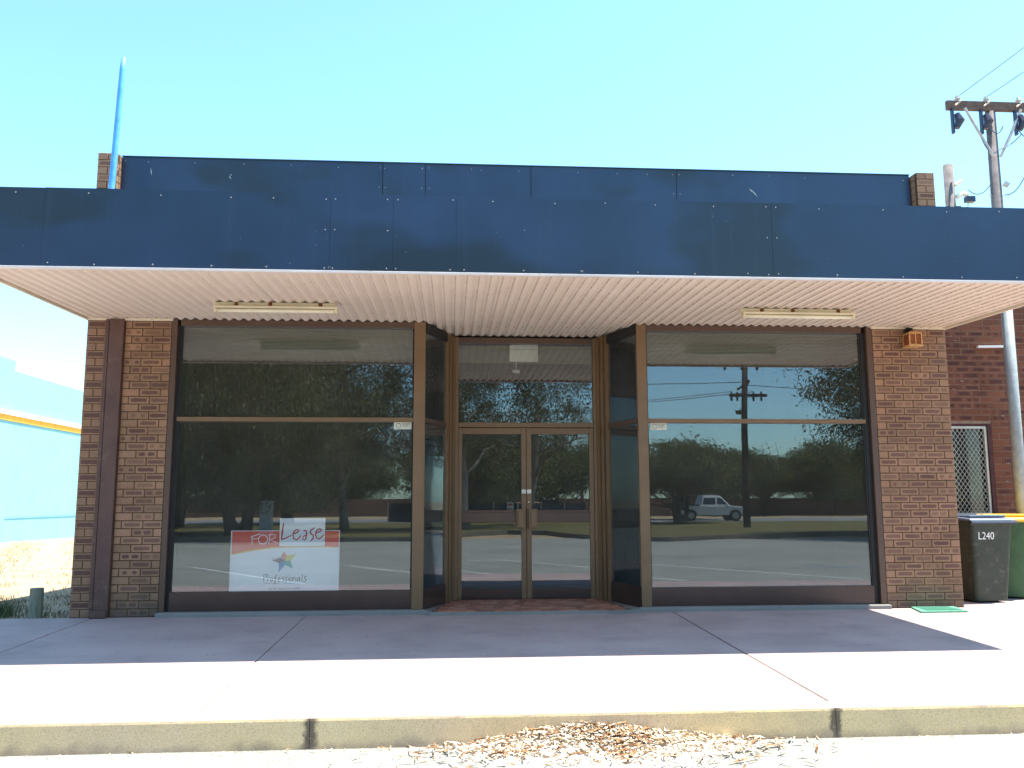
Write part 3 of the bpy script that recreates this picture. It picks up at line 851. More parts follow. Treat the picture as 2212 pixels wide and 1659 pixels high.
stb = simple('sticker print', (.05,.055,.05), .6,.3,var=.1)
def sticker(x0, x1, label):
    o = empty('alarm_sticker', ((x0+x1)/2, GY-.002, 2.072)); tag(o, label, 'sticker', 'alarm stickers on the shop windows')
    h = (x1-x0)/2
    m = MB(); m.box(-h,h,-.0008,.0008,-.040,.040); m.build('backing', simple('sticker white', (.62,.62,.52), .5,.4,var=.05), o)
    m = MB()
    for k in range(11):
        a = 2*pi*k/11; cx,cz = -h+.050+.028*cos(a), .028*sin(a)
        m.add([(cx-.0045,-.0014,cz-.0045),(cx+.0045,-.0014,cz-.0045),(cx+.0045,-.0014,cz+.0045),(cx-.0045,-.0014,cz+.0045)], [(0,1,2,3)])
    m.add([(-h+.046,-.0014,-.004),(-h+.054,-.0014,-.004),(-h+.054,-.0014,.004),(-h+.046,-.0014,.004)], [(0,1,2,3)])
    m.build('emblem', stb, o)
    text('SECURITY', .026, (h-.062,-.0016,.018), o, stb, sx=.82); text('ALERT', .026, (h-.066,-.0016,-.006), o, stb, sx=.9)
sticker(-.650, -.452, 'cream alarm sticker in the top right corner of the left shop window')
sticker(2.294, 2.487, 'cream alarm sticker in the top left corner of the right shop window')

o = empty('exit_sign', (.913, YD+.10, 3.085)); tag(o, 'blank white sign box hanging behind the glass above the doors', 'sign')
m = MB(); m.box(-.181,.181,0,.05,-.108,.108); m.build('box', M['offwhite'], o, bevel=.004)
m = MB(); m.box(-.178,.178,-.004,-.0005,.045,.052); m.build('seam', simple('grey seam', (.4,.4,.34), .5), o)
o = empty('alarm_sensor', (.89, 2.05, 3.0)); tag(o, 'small white alarm sensor inside the shop seen through the glass over the doors', 'sensor')
m = MB(); m.box(-.05,.05,-.02,.03,-.022,.022); m.build('case', M['white'], o, bevel=.006); m = MB(); m.tube([(0,.0,.02),(0,.01,.17)], .006, 6); m.build('stem', M['white'], o)

# ------------------------------------------------------------------ blue pole on the roof
m = MB(); m.tube([(-3.790,-.3,3.47),(-3.785,-.3,4.2),(-3.755,-.3,5.2),(-3.73,-.3,6.05),(-3.722,-.3,6.20)], [.036,.036,.033,.030,.026], 12)
t = NT('sky blue pole paint', .5, .4)
c = t.ramp(t.noise(8,4,.6), [(.3,(.07,.30,.68)),(.7,(.12,.42,.80))]); c = t.mix(t.ramp(t.noise(26,5,.75), [(.6,0.0),(.66,.8)]), c, (.25,.33,.45)); t.color(c)
tag(m.build('roof_pole', t.m, smooth=True), 'slightly leaning blue painted pole rising behind the left end of the fascia', 'pole')

# ------------------------------------------------------------------ ground things near the shop
o = empty('pit_cover', (5.44,-.20,-.003)); tag(o, 'green pit cover lying on the pavement at the foot of the right brick pier', 'cover')
gp = simple('green plastic', (.10,.30,.20), .6,.4,var=.2,scale=20)
m = MB(); m.add([(-.21,.17,0),(.29,.155,0),(.245,-.185,-.004),(-.30,-.20,-.004),(-.21,.17,.022),(.29,.155,.022),(.245,-.185,.016),(-.30,-.20,.016)], [(0,3,2,1)[::-1],(4,7,6,5),(0,4,5,1),(1,5,6,2),(2,6,7,3),(3,7,4,0)])
m.build('lid', gp, o, bevel=.004)
m = MB()
for k in range(7): m.box(-.2,.2,-.15+k*.045,-.135+k*.045,.0175,.0245)
m.build('ridge', gp, o)

t = NT('treated pine', .85, .2)
c = t.ramp(t.noise(6,5,.7,stretch=(9,9,1)), [(.3,(.13,.13,.10)),(.5,(.20,.21,.16)),(.75,(.25,.27,.22))]); t.color(c); t.bump(t.noise(10,4,.7,stretch=(9,9,1)), .6, .008)
m = MB()
n = 16; base = [(cos(2*pi*k/n)*.068*(1+.05*sin(3*k)), sin(2*pi*k/n)*.068*(1+.05*cos(2*k))) for k in range(n)]
m.prism([(x-4.482,y+.17) for x,y in base], -.06, .30)
tag(m.build('bollard', t.m, bevel=.006), 'short grey-green treated pine bollard left of the shop at the pavement edge', 'bollard')

# galvanised post in front of the neighbour's wall
galv = simple('galvanised steel', (.30,.33,.32), .55, .4, metal=.15, var=.2, scale=14, dirt=(.30,.28,.25))
m = MB(); m.tube([(7.545,1.3,-.05),(7.55,1.3,2),(7.552,1.3,4.3)], .072, 20)
tag(m.build('steel_post', galv, smooth=True), 'tall round galvanised steel post between the bins and the neighbouring wall', 'post')

# wheelie bins
def bin_body(m, w0, w1, d0, d1, z0, z1, yo=0):
    vs = []
    for (w,d,z,sh) in ((w0,d0,z0,.0),(w0+.01,d0+.01,z0+.05,0),(w0*.6+w1*.4,d0*.6+d1*.4,z0+(z1-z0)*.4,0),(w1,d1,z1,0)):
        r = .05
        ring = []
        for (sx,sy) in ((-1,-1),(1,-1),(1,1),(-1,1)):
            for k in range(4):
                a0 = {(-1,-1):pi,(1,-1):1.5*pi,(1,1):0,(-1,1):.5*pi}[(sx,sy)]
                a = a0+k*(pi/2)/3
                ring.append((sx*(w/2-r)+r*cos(a), sy*(d/2-r)+r*sin(a), z))
        vs += ring
    n = 16; fs = [tuple(range(n-1,-1,-1))]
    for q in range(3):
        for i in range(n): fs.append((q*n+i, q*n+(i+1)%n, (q+1)*n+(i+1)%n, (q+1)*n+i))
    m.add(vs, fs); return m
def wheelie(loc, rz, body_mat, lid_mat, label):
    o = empty('wheelie_bin', loc, rz); tag(o, label, 'bin', 'wheelie bins beside the shop')
    bin_body(MB(), .43, .56, .48, .66, .03, .99).build('body', body_mat, o, smooth=False, bevel=.004)
    m = MB()
    m.box(-.30,.30,-.355,-.335,.925,.975)
    m.build('rim', body_mat, o, bevel=.008)
    m = MB()
    vs=[]
    for (x,y,z) in ((-.305,-.36,.985),(.305,-.36,.985),(.305,.36,.985),(-.305,.36,.985),(-.29,-.33,1.012),(.29,-.33,1.012),(.29,.33,1.045),(-.29,.33,1.045)): vs.append((x,y,z))
    m.add(vs,[(0,3,2,1),(4,5,6,7),(0,1,5,4),(1,2,6,5),(2,3,7,6),(3,0,4,7)])
    m.box(-.24,.24,-.26,.2,1.022,1.048)
    m.build('lid', lid_mat, o, bevel=.010)
    m = MB(); m.box(-.30,.30,-.375,-.36,.955,.982); m.build('lid_lip', lid_mat, o, bevel=.005)
    for s in (-1,1):
        m = MB(); m.tube([(s*.225,.27,.10),(s*.275,.27,.10)], .10, 20); w = m.build('wheel', M['black'], o)
        m = MB(); m.tube([(s*.2755,.27,.10),(s*.283,.27,.10)], .045, 14); m.build('hub', M['offwhite'], w)
    m = MB(); m.tube([(-.24,.40,.96),(.24,.40,.96)], .016, 10); m.box(-.25,-.22,.32,.41,.945,.975); m.box(.22,.25,.32,.41,.945,.975); m.build('handle', body_mat, o)
    return o
binmat = simple('dark grey green bin plastic', (.030,.040,.028), .55, .4, var=.2, scale=5, dirt=(.10,.10,.085))
b1 = wheelie((6.475,.66,-.012), R(4), binmat, simple('grey blue bin lid', (.10,.125,.18), .45,.4,var=.15,scale=9), 'dark grey wheelie bin marked L240 beside the right brick pier')
text('L240', .125, (-.085,-.318,.80), b1, M['white'], sx=.86, rot=(pi/2+.083,0,0))
b2 = wheelie((7.10,1.02,-.01), R(-28), simple('green bin plastic', (.045,.115,.045), .5,.4,var=.2,scale=5), simple('yellow bin lid', (.80,.50,.04), .45,.4,var=.1,scale=9), 'green wheelie bin with yellow lid at the right edge behind the dark bin')

# ------------------------------------------------------------------ neighbouring brick building (right)
nb = empty('brick_building', (0,0,0)); tag(nb, 'older red brick building set back behind the bins on the right', 'building')
NY = 1.85; WX0,WX1,WZ0,WZ1 = 6.60,7.56,1.0,2.28
m = MB()
m.box(5.95,WX0,NY+.006,NY+.25,-.05,4.6); m.box(WX1,14,NY+.006,NY+.25,-.05,4.6); m.box(WX0,WX1,NY+.006,NY+.25,-.05,WZ0); m.box(WX0,WX1,NY+.006,NY+.25,WZ1,4.6)
m.box(13.75,14,NY+.25,10,-.05,4.6); m.box(5.95,14,9.8,10,-.05,4.6)
nw = m.build('wall', M['mortar2'], nb)
m = MB(); m.box(5.95,14,NY+.25,9.8,4.3,4.4); m.build('roof', simple('tin roof',(.4,.4,.38),.6,.4), nb)
extra = []; cnt = 0
ch2 = .0858
for c in range(53):
    z = c*ch2+ch2/2
    off = 0 if c%2 else .12
    x = 6.12-off
    while x < 13.9:
        L = .24; xc = x+L/2
        inwin = (WX0-.02 < x+L and x < WX1+.0) and (WZ0-.0 < z < WZ1+.0)
        if not inwin or x+L < WX0+.03:
            kd = random.choices(('red_one','red_plain','red_two'), (.4,.42,.18))[0]
            x0_,x1_ = x+.005, x+L-.005
            if WZ0 < z < WZ1 and x1_ > WX0 and x0_ < WX0: x1_ = WX0-.0
            me = bmesh_for(round(x1_-x0_,3), kd)
            it = (me, ((x0_+x1_)/2, NY+random.uniform(-.002,.002), z+random.uniform(-.001,.001)), (0,0,random.uniform(-.006,.006)))
            if 6.86 < xc < 8.35 and z < 3.75 and cnt < 300:
                link('brick', it[0], nw, loc=it[1], rot=it[2]); cnt += 1
            else: extra.append(it)
        elif x < WX1 < x+L-.02:
            x0_,x1_ = WX1+.002, x+L-.005
            if x1_-x0_ > .03:
                me = bmesh_for(round(x1_-x0_,3), 'red_plain'); link('brick', me, nw, loc=((x0_+x1_)/2, NY, z)); cnt += 1
        x += L
ex = join_bricks([e for e in extra if e[1][0] < 9.5], 'brickwork', nb)
for i in range(len(ex.data.materials)): ex.data.materials[i] = M['red_plain']
# window with diamond security mesh
m = MB(); m.box(WX1-.055,WX1-.001,NY-.0,NY+.10,WZ0,WZ1); m.box(WX0,WX1-.056,NY+.01,NY+.10,WZ1-.03,WZ1-.001)
win = m.build('window', simple('dark red reveal', (.07,.025,.025), .7,.3), nb)
al = simple('aluminium', (.55,.55,.50), .4,.5,metal=.3,var=.1)
m = MB(); a,b,c_,d = WX0+.01,WX1-.062,WZ0+.01,WZ1-.035; f_=.032
m.box(a,a+f_,NY+.02,NY+.05,c_,d); m.box(b-f_,b,NY+.02,NY+.05,c_,d); m.box(a+f_+.001,b-f_-.001,NY+.02,NY+.05,d-f_,d); m.box(a+f_+.001,b-f_-.001,NY+.02,NY+.05,c_,c_+f_)
m.build('frame', al, win)
m = MB(); gx,gz = .063,.088
x0,x1,z0,z1 = a+f_, b-f_, c_+f_, d-f_
def clip_line(x,z,sx,sz):
    pts=[]
    t0,t1=-1e9,1e9
    for (p,dv,lo,hi) in ((x,sx,x0,x1),(z,sz,z0,z1)):
        ta,tb=(lo-p)/dv,(hi-p)/dv
        if ta>tb: ta,tb=tb,ta
        t0,t1=max(t0,ta),min(t1,tb)
    return (t0,t1) if t1>t0 else None
k = -30
while k < 40:
    for sgn in (1,-1):
        r_ = clip_line(x0+k*gx, z0, gx*sgn/2*1.0, gz/2)
        if r_:
            t0,t1 = r_
            m.tube([(x0+k*gx+gx*sgn/2*t0, NY+.035+.002*sgn, z0+gz/2*t0),(x0+k*gx+gx*sgn/2*t1, NY+.035+.002*sgn, z0+gz/2*t1)], .0035, 4, cap=False)
    k += 1
m.build('security_mesh', al, win)
m = MB(); m.box(WX0+.005,WX1-.06,NY+.085,NY+.09,WZ0+.005,WZ1-.035); m.build('pane', M['carglass'], win)
m = MB(); m.box(WX0,WX1,NY-.03,NY+.11,WZ0-.04,WZ0-.001); m.build('sill', M['red_plain'], win)
o = empty('wall_batten', (7.62,NY-.02,3.37)); tag(o, 'slim white batten light on the red brick wall behind the galvanised post', 'light')
m = MB(); m.box(-.20,.26,-.05,.0,-.014,.016); m.build('body', M['white'], o, rot=(0,-.02,0)); m = MB(); m.box(.26,.31,-.05,0,-.035,.03); m.build('end_box', M['white'], o)
m = MB()
for q_ in range(26):
    x = random.uniform(6.9,8.2); z = random.uniform(.6,3.5)
    s_ = random.uniform(.008,.03)
    if 6.9 < x < 7.6 and .95 < z < 2.32: continue
    m.add([(x-s_,NY-.006,z),(x,NY-.006,z-s_*.3),(x+s_,NY-.006,z+s_*.1),(x+.2*s_,NY-.006,z+s_*.35)], [(0,1,2,3)])
m.build('mortar_smear', simple('dry mortar smear', (.30,.25,.21), .9,.1), nb)

# ------------------------------------------------------------------ light blue building (left, across the lot)
bb = empty('blue_building', (0,0,0)); tag(bb, 'pale blue rendered building with stepped parapet and orange stripe across the vacant lot', 'building')
BX = -18.0
blue = simple('pale blue render', (.22,.47,.54), .85,.2,var=.06,scale=1)
m = MB(); m.box(BX-14, BX, 12, 27, -1.3, 7.02); m.box(BX-14, BX-.001, 27, 52, -1.3, 6.6)
m.build('wall', blue, bb)
m = MB(); m.box(BX, BX+.05, 12, 52, 4.53, 4.745); m.build('stripe', simple('orange stripe', (.80,.42,.06), .7,.2,var=.15,scale=3), bb)
m = MB(); m.box(BX, BX+.12, 12, 52, 4.75, 4.94); m.build('ledge', M['white'], bb)
m = MB(); m.tube([(BX+.03,27,.62),(BX+.03,34,.62)], .014, 6); m.build('pipe', simple('grey pipe',(.12,.2,.22),.5), bb)

# ------------------------------------------------------------------ utility poles (right, behind)
wood = simple('weathered pole timber', (.17,.145,.14), .85,.2,var=.3,scale=4,bump=.4)
def arrow(m, p, up=.0):
    m.tube([p,(p[0],p[1],p[2]+.10),(p[0],p[1],p[2]+.11),(p[0],p[1],p[2]+.2)], [.03,.03,.07,.04], 8)
up = empty('utility_pole', (17.5,16,0)); tag(up, 'tall power pole with crossarm and fuses rising above the right end of the fascia', 'pole')
m = MB(); m.tube([(0,0,-.2),(0,0,7),(.02,0,14.0)], [.22,.19,.15], 14); m.build('shaft', wood, up, smooth=True)
m = MB(); m.box(-1.52,1.52,-.16,-.04,13.78,14.08); m.build('crossarm', simple('crossarm timber', (.13,.085,.07), .85,.2,var=.3,scale=6), up)
for s in (-1,1):
    m = MB(); m.tube([(s*.95,-.18,13.82),(s*.5,-.2,12.9),(s*.12,-.2,12.2)], .045, 6); m.build('brace', simple('grey brace', (.40,.38,.38), .6), up)
for x in (-1.12,-.15,.95):
    m = MB(); m.tube([(x,-.1,14.06),(x,-.1,14.14),(x,-.1,14.15),(x,-.1,14.27)], [.02,.02,.10,.06], 10); m.build('insulator', simple('grey porcelain', (.45,.45,.43), .2,.6), up)
    m = MB(); m.tube([(x+.1,-.12,14.10),(x-.15,-.20,13.9)], .035, 6); m.build('arm_clamp', simple('tan clamp', (.5,.38,.28),.6), up)
fuse = simple('dark fuse ceramic', (.02,.022,.05), .3,.5)
for x in (-1.35,-.38,.78):
    m = MB(); m.box(x-.06,x+.0,-.22,-.1,12.95,13.8); m.tube([(x+.1,-.2,13.6),(x+.16,-.25,13.35),(x+.06,-.22,13.1)], [.09,.15,.08], 8); m.build('fuse', fuse, up)
m = MB()
for (a_,b_,sag) in (((-.25,-.25,13.3),(.25,-.25,13.2),-.3),((-.6,-.2,13.2),(.0,-.25,12.35),-.35),((0,-.25,12.4),(.85,-.2,12.95),-.1),((.8,-.2,13.1),(1.6,-.2,13.1),-.3),((.15,-.2,10.9),(1.5,-.2,13.2),-.6)):
    pts = [(a_[0]+(b_[0]-a_[0])*t/8, a_[1], a_[2]+(b_[2]-a_[2])*t/8+4*sag*(t/8)*(1-t/8)) for t in range(9)]
    m.tube(pts, .018, 5)
m.build('cable', simple('dark cable', (.10,.13,.2), .6), up)
m = MB(); m.tube([(.15,-.2,11.3),(.28,-.25,11.2)], .09, 8); m.tube([(-.2,0,10.95),(.22,0,10.95)], .035, 6); m.build('bracket', simple('grey bracket', (.4,.4,.4),.5), up)
up2 = empty('service_pole', (16.23,16.4,0)); tag(up2, 'shorter round timber pole with service bracket left of the crossarm pole', 'pole')
m = MB(); m.tube([(0,0,-.2),(-.04,0,12.1)], [.19,.15], 14); m.build('shaft', wood, up2, smooth=True)
m = MB(); m.tube([(.13,-.05,11.4),(.35,-.1,11.55)], .06, 6); m.tube([(.15,-.05,11.0),(.35,-.1,11.1),(.5,-.1,11.05)], .08, 6); m.build('insulator', M['offwhite'], up2)
m = MB(); m.box(.42,.70,-.2,-.0,10.82,11.0); m.build('terminal_box', fuse, up2)
m = MB(); m.box(-.2,.24,-.12,.12,10.6,10.68); m.build('clamp', fuse, up2)
m = MB(); m.tube([(.5,-.1,10.8),(.45,-.1,10.4),(.25,-.1,10.25),(.15,-.1,10.6)], .014, 5); m.build('cable', simple('dark cable 2', (.12,.14,.2), .6), up2)
def wire(name, a, b, sag, r, label, grp):
    m = MB(); n = 16; a = Vector(a); b = Vector(b)
    pts = [tuple(a+(b-a)*t/n+Vector((0,0,-4*sag*(t/n)*(1-t/n)))) for t in range(n+1)]
    m.tube(pts, r, 5); o = m.build(name, M['wire']); tag(o, label, 'wire', grp); return o
M['wire'] = simple('grey conductor', (.18,.18,.22), .5,.4)
wire('power_line', (16.7,16.2,11.2), (17.45,15.9,11.6), .35, .016, 'short sagging cable strung between the two power poles', 'overhead wires')
wire('power_line', (16.4,15.9,14.25), (22.5,2,19.0), .2, .013, 'upper wire running from the left end of the crossarm to the right edge', 'overhead wires')
wire('power_line', (17.35,15.9,14.25), (23.3,2,18.3), .2, .013, 'lower wire running from the middle of the crossarm to the right edge', 'overhead wires')

# ------------------------------------------------------------------ trees
def leaf_mat(name, a, b, c):
    t = NT(name, .6, .25)
    col = t.ramp(t.noise(.9,3,.6), [(.3,a),(.5,b),(.72,c)])
    col = t.mix(1.0, col, t.ramp(t.noise(14,2,.5), [(.3,.6),(.7,1.35)]), 'MULTIPLY')
    t.color(col)
    tr = t.n.new('ShaderNodeBsdfTranslucent'); t.L(col, tr.inputs[0])
    mx = t.n.new('ShaderNodeMixShader'); mx.inputs[0].default_value = .3
    t.L(t.b.outputs[0], mx.inputs[1]); t.L(tr.outputs[0], mx.inputs[2]); t.L(mx.outputs[0], t.n['Material Output'].inputs[0])
    return t.m
M['leaf1'] = leaf_mat('peppermint foliage', (.075,.078,.034),(.13,.13,.05),(.25,.24,.08))
M['leaf2'] = leaf_mat('gum foliage', (.07,.08,.045),(.12,.13,.07),(.19,.19,.10))
M['leaf3'] = leaf_mat('fig foliage', (.065,.08,.03),(.12,.135,.045),(.20,.21,.06))
M['bark'] = simple('grey brown bark', (.13,.10,.075), .9,.15,var=.4,scale=3,bump=.6,bscale=14)
M['bark_pale'] = simple('pale gum bark', (.30,.25,.20), .85,.2,var=.4,scale=2,bump=.3,bscale=10)

def tree_proto(name, H, R_, base, nclump, nleaf, ls, droop, leafm, barkm, seed, limbs=7, trunk=.28, flat=1.0, stems=1):
    rg = np.random.default_rng(seed); rd = random.Random(seed)
    o = empty(name, (0,0,0))
    m = MB(); ends = []
    for s in range(stems):
        ang = rd.uniform(0,6.28); sp = 0 if stems==1 else .5
        px,py = cos(ang)*sp*.4, sin(ang)*sp*.4
        lean = (rd.uniform(-.12,.12)+ (cos(ang)*.25 if stems>1 else 0), rd.uniform(-.12,.12)+(sin(ang)*.25 if stems>1 else 0))
        th = H*.55
        pts = [(px+lean[0]*th*t/5+rd.uniform(-.1,.1)*(t>0), py+lean[1]*th*t/5+rd.uniform(-.1,.1)*(t>0), -.3+(th+.3)*t/5) for t in range(6)]
        m.tube(pts, [trunk*(1.35 if t==0 else 1-.10*t) for t in range(6)], 9)
        for l in range(limbs):
            k = rd.choice((2,3,4,5)); st_ = Vector(pts[k]); a = 2*pi*l/limbs+rd.uniform(-.4,.4); Ln = R_*rd.uniform(.55,.95)
            rise = rd.uniform(.2,.9)*flat
            q = [st_]
            for t in range(1,6):
                q.append(st_+Vector((cos(a),sin(a),rise*(1-.25*t/5)))*Ln*t/5+Vector((rd.uniform(-.25,.25),rd.uniform(-.25,.25),rd.uniform(-.15,.15))))
            m.tube([tuple(p) for p in q], [trunk*.45*(1-.16*t) for t in range(6)], 6); ends += q[2:]
            for t in (2,3,4):
                e = q[t]+Vector((rd.uniform(-1,1),rd.uniform(-1,1),rd.uniform(.1,1)))*R_*.3
                m.tube([tuple(q[t]),tuple((q[t]+e)/2+Vector((0,0,.1))),tuple(e)], [trunk*.2,trunk*.12,trunk*.06], 5); ends.append(e)
    m.build('trunk', barkm, o, smooth=True)
    # clumps near limb ends inside the crown
    E_ = np.array([list(e) for e in ends])
    cz = (H+base)/2; hz = (H-base)/2
    C_ = E_[rg.integers(0,len(E_),nclump)] + rg.normal(0,R_*.20,(nclump,3))
    d = (C_-np.array([0,0,cz]))/np.array([R_,R_,hz]); dn = np.linalg.norm(d,axis=1)
    # push part of the clumps to the shell
    shell = rg.random(nclump) < .65
    dirs = rg.normal(0,1,(nclump,3)); dirs /= np.linalg.norm(dirs,axis=1)[:,None]
    lump = 1+.16*np.sin(dirs[:,0]*4+seed)+.14*np.sin(dirs[:,1]*5+seed*2)+.12*np.sin(dirs[:,2]*6+seed)
    Sh = dirs*np.array([R_,R_,hz])*lump[:,None]*rg.uniform(.62,1.0,nclump)[:,None]+np.array([0,0,cz])
    C_[shell] = Sh[shell]
    far = (dn > 1.05)&~shell; C_[far] = Sh[far]
    sz = rg.uniform(.35,.95,nclump)*R_*.16
    N = nclump*nleaf
    idx = np.repeat(np.arange(nclump), nleaf)
    off = rg.normal(0,1,(N,3))*sz[idx][:,None]*np.array([1,1,.7])
    off[:,2] -= droop*np.abs(rg.normal(0,1,N))*sz[idx]
    Pp = C_[idx]+off
    lowz = base*(.85+.3*rg.random(N)); Pp[:,2] = np.maximum(Pp[:,2], lowz)
    u = rg.normal(0,1,(N,3)); u[:,2] -= droop*1.6; u /= np.linalg.norm(u,axis=1)[:,None]
    v = np.cross(u, rg.normal(0,1,(N,3))); v /= np.linalg.norm(v,axis=1)[:,None]+1e-9
    L_ = ls*rg.uniform(.6,1.4,N)[:,None]; W_ = L_*.34
    V_ = np.empty((N,4,3)); V_[:,0] = Pp-u*L_; V_[:,1] = Pp+v*W_; V_[:,2] = Pp+u*L_; V_[:,3] = Pp-v*W_
    me = bpy.data.meshes.new('crown')
    me.vertices.add(N*4); me.vertices.foreach_set('co', V_.reshape(-1))
    me.loops.add(N*4); me.loops.foreach_set('vertex_index', np.arange(N*4,dtype=np.int32))
    me.polygons.add(N); me.polygons.foreach_set('loop_start', np.arange(0,N*4,4,dtype=np.int32)); me.polygons.foreach_set('loop_total', np.full(N,4,dtype=np.int32))
    me.update(calc_edges=True); me.materials.append(leafm)
    link('crown', me, o)
    return o
protos = {
 'pep': tree_proto('peppermint_tree', 11.5, 5.6, 1.5, 420, 150, .085, 1.0, M['leaf1'], M['bark'], 3, 8, .32),
 'pep2': tree_proto('peppermint_tree', 9.5, 5.0, 1.2, 380, 140, .08, 1.2, M['leaf1'], M['bark'], 8, 7, .26, stems=2),
 'gum': tree_proto('gum_tree', 13.0, 4.6, 4.2, 110, 190, .085, .5, M['leaf2'], M['bark_pale'], 5, 6, .27),
 'round': tree_proto('fig_tree', 6.0, 4.4, 1.2, 260, 110, .12, .2, M['leaf3'], M['bark'], 12, 8, .22, flat=.7, stems=2),
 'small': tree_proto('street_tree', 4.7, 3.4, 1.9, 200, 110, .10, .2, M['leaf3'], M['bark'], 21, 7, .16, stems=3),
}
protos['corner'] = tree_proto('dense_tree', 10.8, 3.9, 3.0, 620, 150, .08, .4, M['leaf1'], M['bark'], 31, 8, .25)
used = {}
def plant(kind, x, y, s, rz, label, group, z=-.28):
    o = protos[kind] if kind not in used else copy_tree(protos[kind])
    used[kind] = 1
    o.location = (x,y,z); o.scale = (s,s,s); o.rotation_euler = (0,0,rz)
    tag(o, label, 'tree', group)
G1 = 'trees on the grass island across the car park'; G2 = 'trees beyond the far road'
plant('pep', -12.5,-27.5, 1.0, .3, 'broad weeping tree reflected at the far left of the left window', G1)
plant('pep2', -8.6,-26.8, 1.05, 1.3, 'weeping tree with thick dark trunk reflected behind the lease sign', G1)
plant('gum', -4.9,-31.5, .80, 2.6, 'thin tree with open crown reflected in the right half of the left window', G1)
plant('pep2', -15.5,-40, 1.3, 4.0, 'tall background tree reflected above the brown fence on the left', G2)
plant('pep', -10.5,-48, 1.1, 5.0, 'large tree reflected behind the grey meter cabinet', G2)
plant('gum', -1.2,-33, .86, .8, 'thin gum tree reflected at the right edge of the left window', G1)
plant('gum', .75,-31.5, 1.0, 3.2, 'tall pale gum reflected at the left side of the glass over the doors', G1)
plant('gum', 4.4,-38, 1.02, 5.1, 'leafy gum reflected in the middle of the glass over the doors', G1)
plant('round', 2.5,-52, 1.1, .5, 'low dark tree reflected in the left door leaf', G2)
plant('small', 8.4,-62, 1.3, 2.2, 'low tree reflected in the right door leaf', G2)
plant('gum', 11.8,-66, .75, 1.0, 'slim gum reflected at the right edge of the right door leaf', G2)
plant('small', 14.4,-44.5, 1.1, 1.0, 'multi-stemmed tree reflected in front of the white pickup', G1)
plant('small', 18.4,-58, 1.18, 3.3, 'leafy tree reflected directly behind the white pickup', G2)
plant('round', 27.5,-78, 1.15, 2.0, 'round tree reflected left of the tall power pole', G2)
plant('small', 31.5,-76, 1.2, 4.1, 'pale green tree reflected right of the tall power pole', G2)
plant('round', 38.5,-76, 1.25, .9, 'broad flat topped tree reflected in the lower right of the right window', G2)
plant('small', 45.5,-80, 1.35, 5.5, 'tree reflected at the right edge of the right window', G2)
plant('corner', 19.3,-24, 1.0, 4.4, 'big tree whose crown is reflected in the upper right corner of the right window', G1)
plant('pep', -31,-13, 1.1, .4, 'tree added out of view on the left to darken the right entrance side window', G2)  # side trees added out of view, replacing bright sky mirrored in the entrance glass
plant('pep2', -40,-4, 1.3, 2.4, 'farther tree added out of view on the left to darken the side window', G2)
plant('pep', 33,-14, 1.1, 5.4, 'tree added out of view on the right to darken the left entrance side window', G2)  # added likewise on the right, to darken the opposite side window
plant('pep2', 42,-21, 1.2, 3.4, 'farther tree added out of view on the right to darken the side window', G2)
for i,(x,y,s,k,lb) in enumerate(((-34,-88,1.3,'round','distant dense tree leftmost in the row behind the brown fence'),(-22,-84,1.2,'round','distant dense tree in the row behind the brown fence, behind the blue car'),(-12,-92,1.4,'round','distant tree behind the fence, straight behind the meter cabinet'),(0,-98,1.5,'round','distant tree behind the parked blue car'),(12,-112,1.5,'round','distant tree in line with the silver hatchback'),(22,-96,1.2,'small','distant tree behind the parked pickup, left of the round tree'),(52,-98,1.4,'round','distant tree at the far right behind the dry verge'),(64,-104,1.5,'round','rightmost distant tree behind the dry verge'))):
    plant(k, x, y, s, i*1.7, lb, G2)

# ------------------------------------------------------------------ across the street
isl = [(-60,-24.4),(-12,-24.1),(-4,-23.1),(-.8,-23.3),(.6,-26.4),(2.6,-28.6),(4.2,-27.4),(5.2,-22.6),(8,-22.0),(12,-24.2),(15,-26.2),(18,-26.4),(60,-27.0)]
M['grass'] = simple('green island grass', (.118,.105,.042), .95,.1,var=.35,scale=.8,bump=.5,bscale=30,dirt=(.24,.18,.08))
m = MB(); n = len(isl); vs = [(x,y,-.12) for x,y in isl]+[(x,-49,-.2) for x,y in isl]
m.add(vs, [(i,i+n,i+n+1,i+1) for i in range(n-1)]); tag(m.build('grass_island', M['grass']), kind='structure')
m = MB()
for i in range(n-1):
    (xa,ya),(xb,yb) = isl[i],isl[i+1]
    m.add([(xa,ya+.12,ZR-.03),(xb,yb+.12,ZR-.03),(xb,yb+.10,-.10),(xa,ya+.10,-.10),(xb,yb-.05,-.10),(xa,ya-.05,-.10)], [(0,3,2,1),(3,5,4,2)])
tag(m.build('island_kerb', simple('island kerb concrete', (.16,.14,.11), .9,.1,var=.3,scale=2)), kind='structure')
m = MB(); m.add([(-60,-60,-.21),(60,-60,-.21),(60,-49,-.21),(-60,-49,-.21)], [(0,1,2,3)]); tag(m.build('far_road', M['asphalt2']), kind='structure')
m = MB(); m.add([(-60,-49.6,-.205),(-9,-49.6,-.205),(-9,-48.9,-.2),(-60,-48.9,-.2)], [(0,1,2,3)]); tag(m.build('footpath', M['pavement']), kind='structure')
m = MB(); m.add([(4,-74,-.2),(9,-48.9,-.195),(13,-44,-.19),(40,-49,-.195),(60,-49.1,-.195),(60,-74,-.2)], [(0,5,4,3,2,1)])
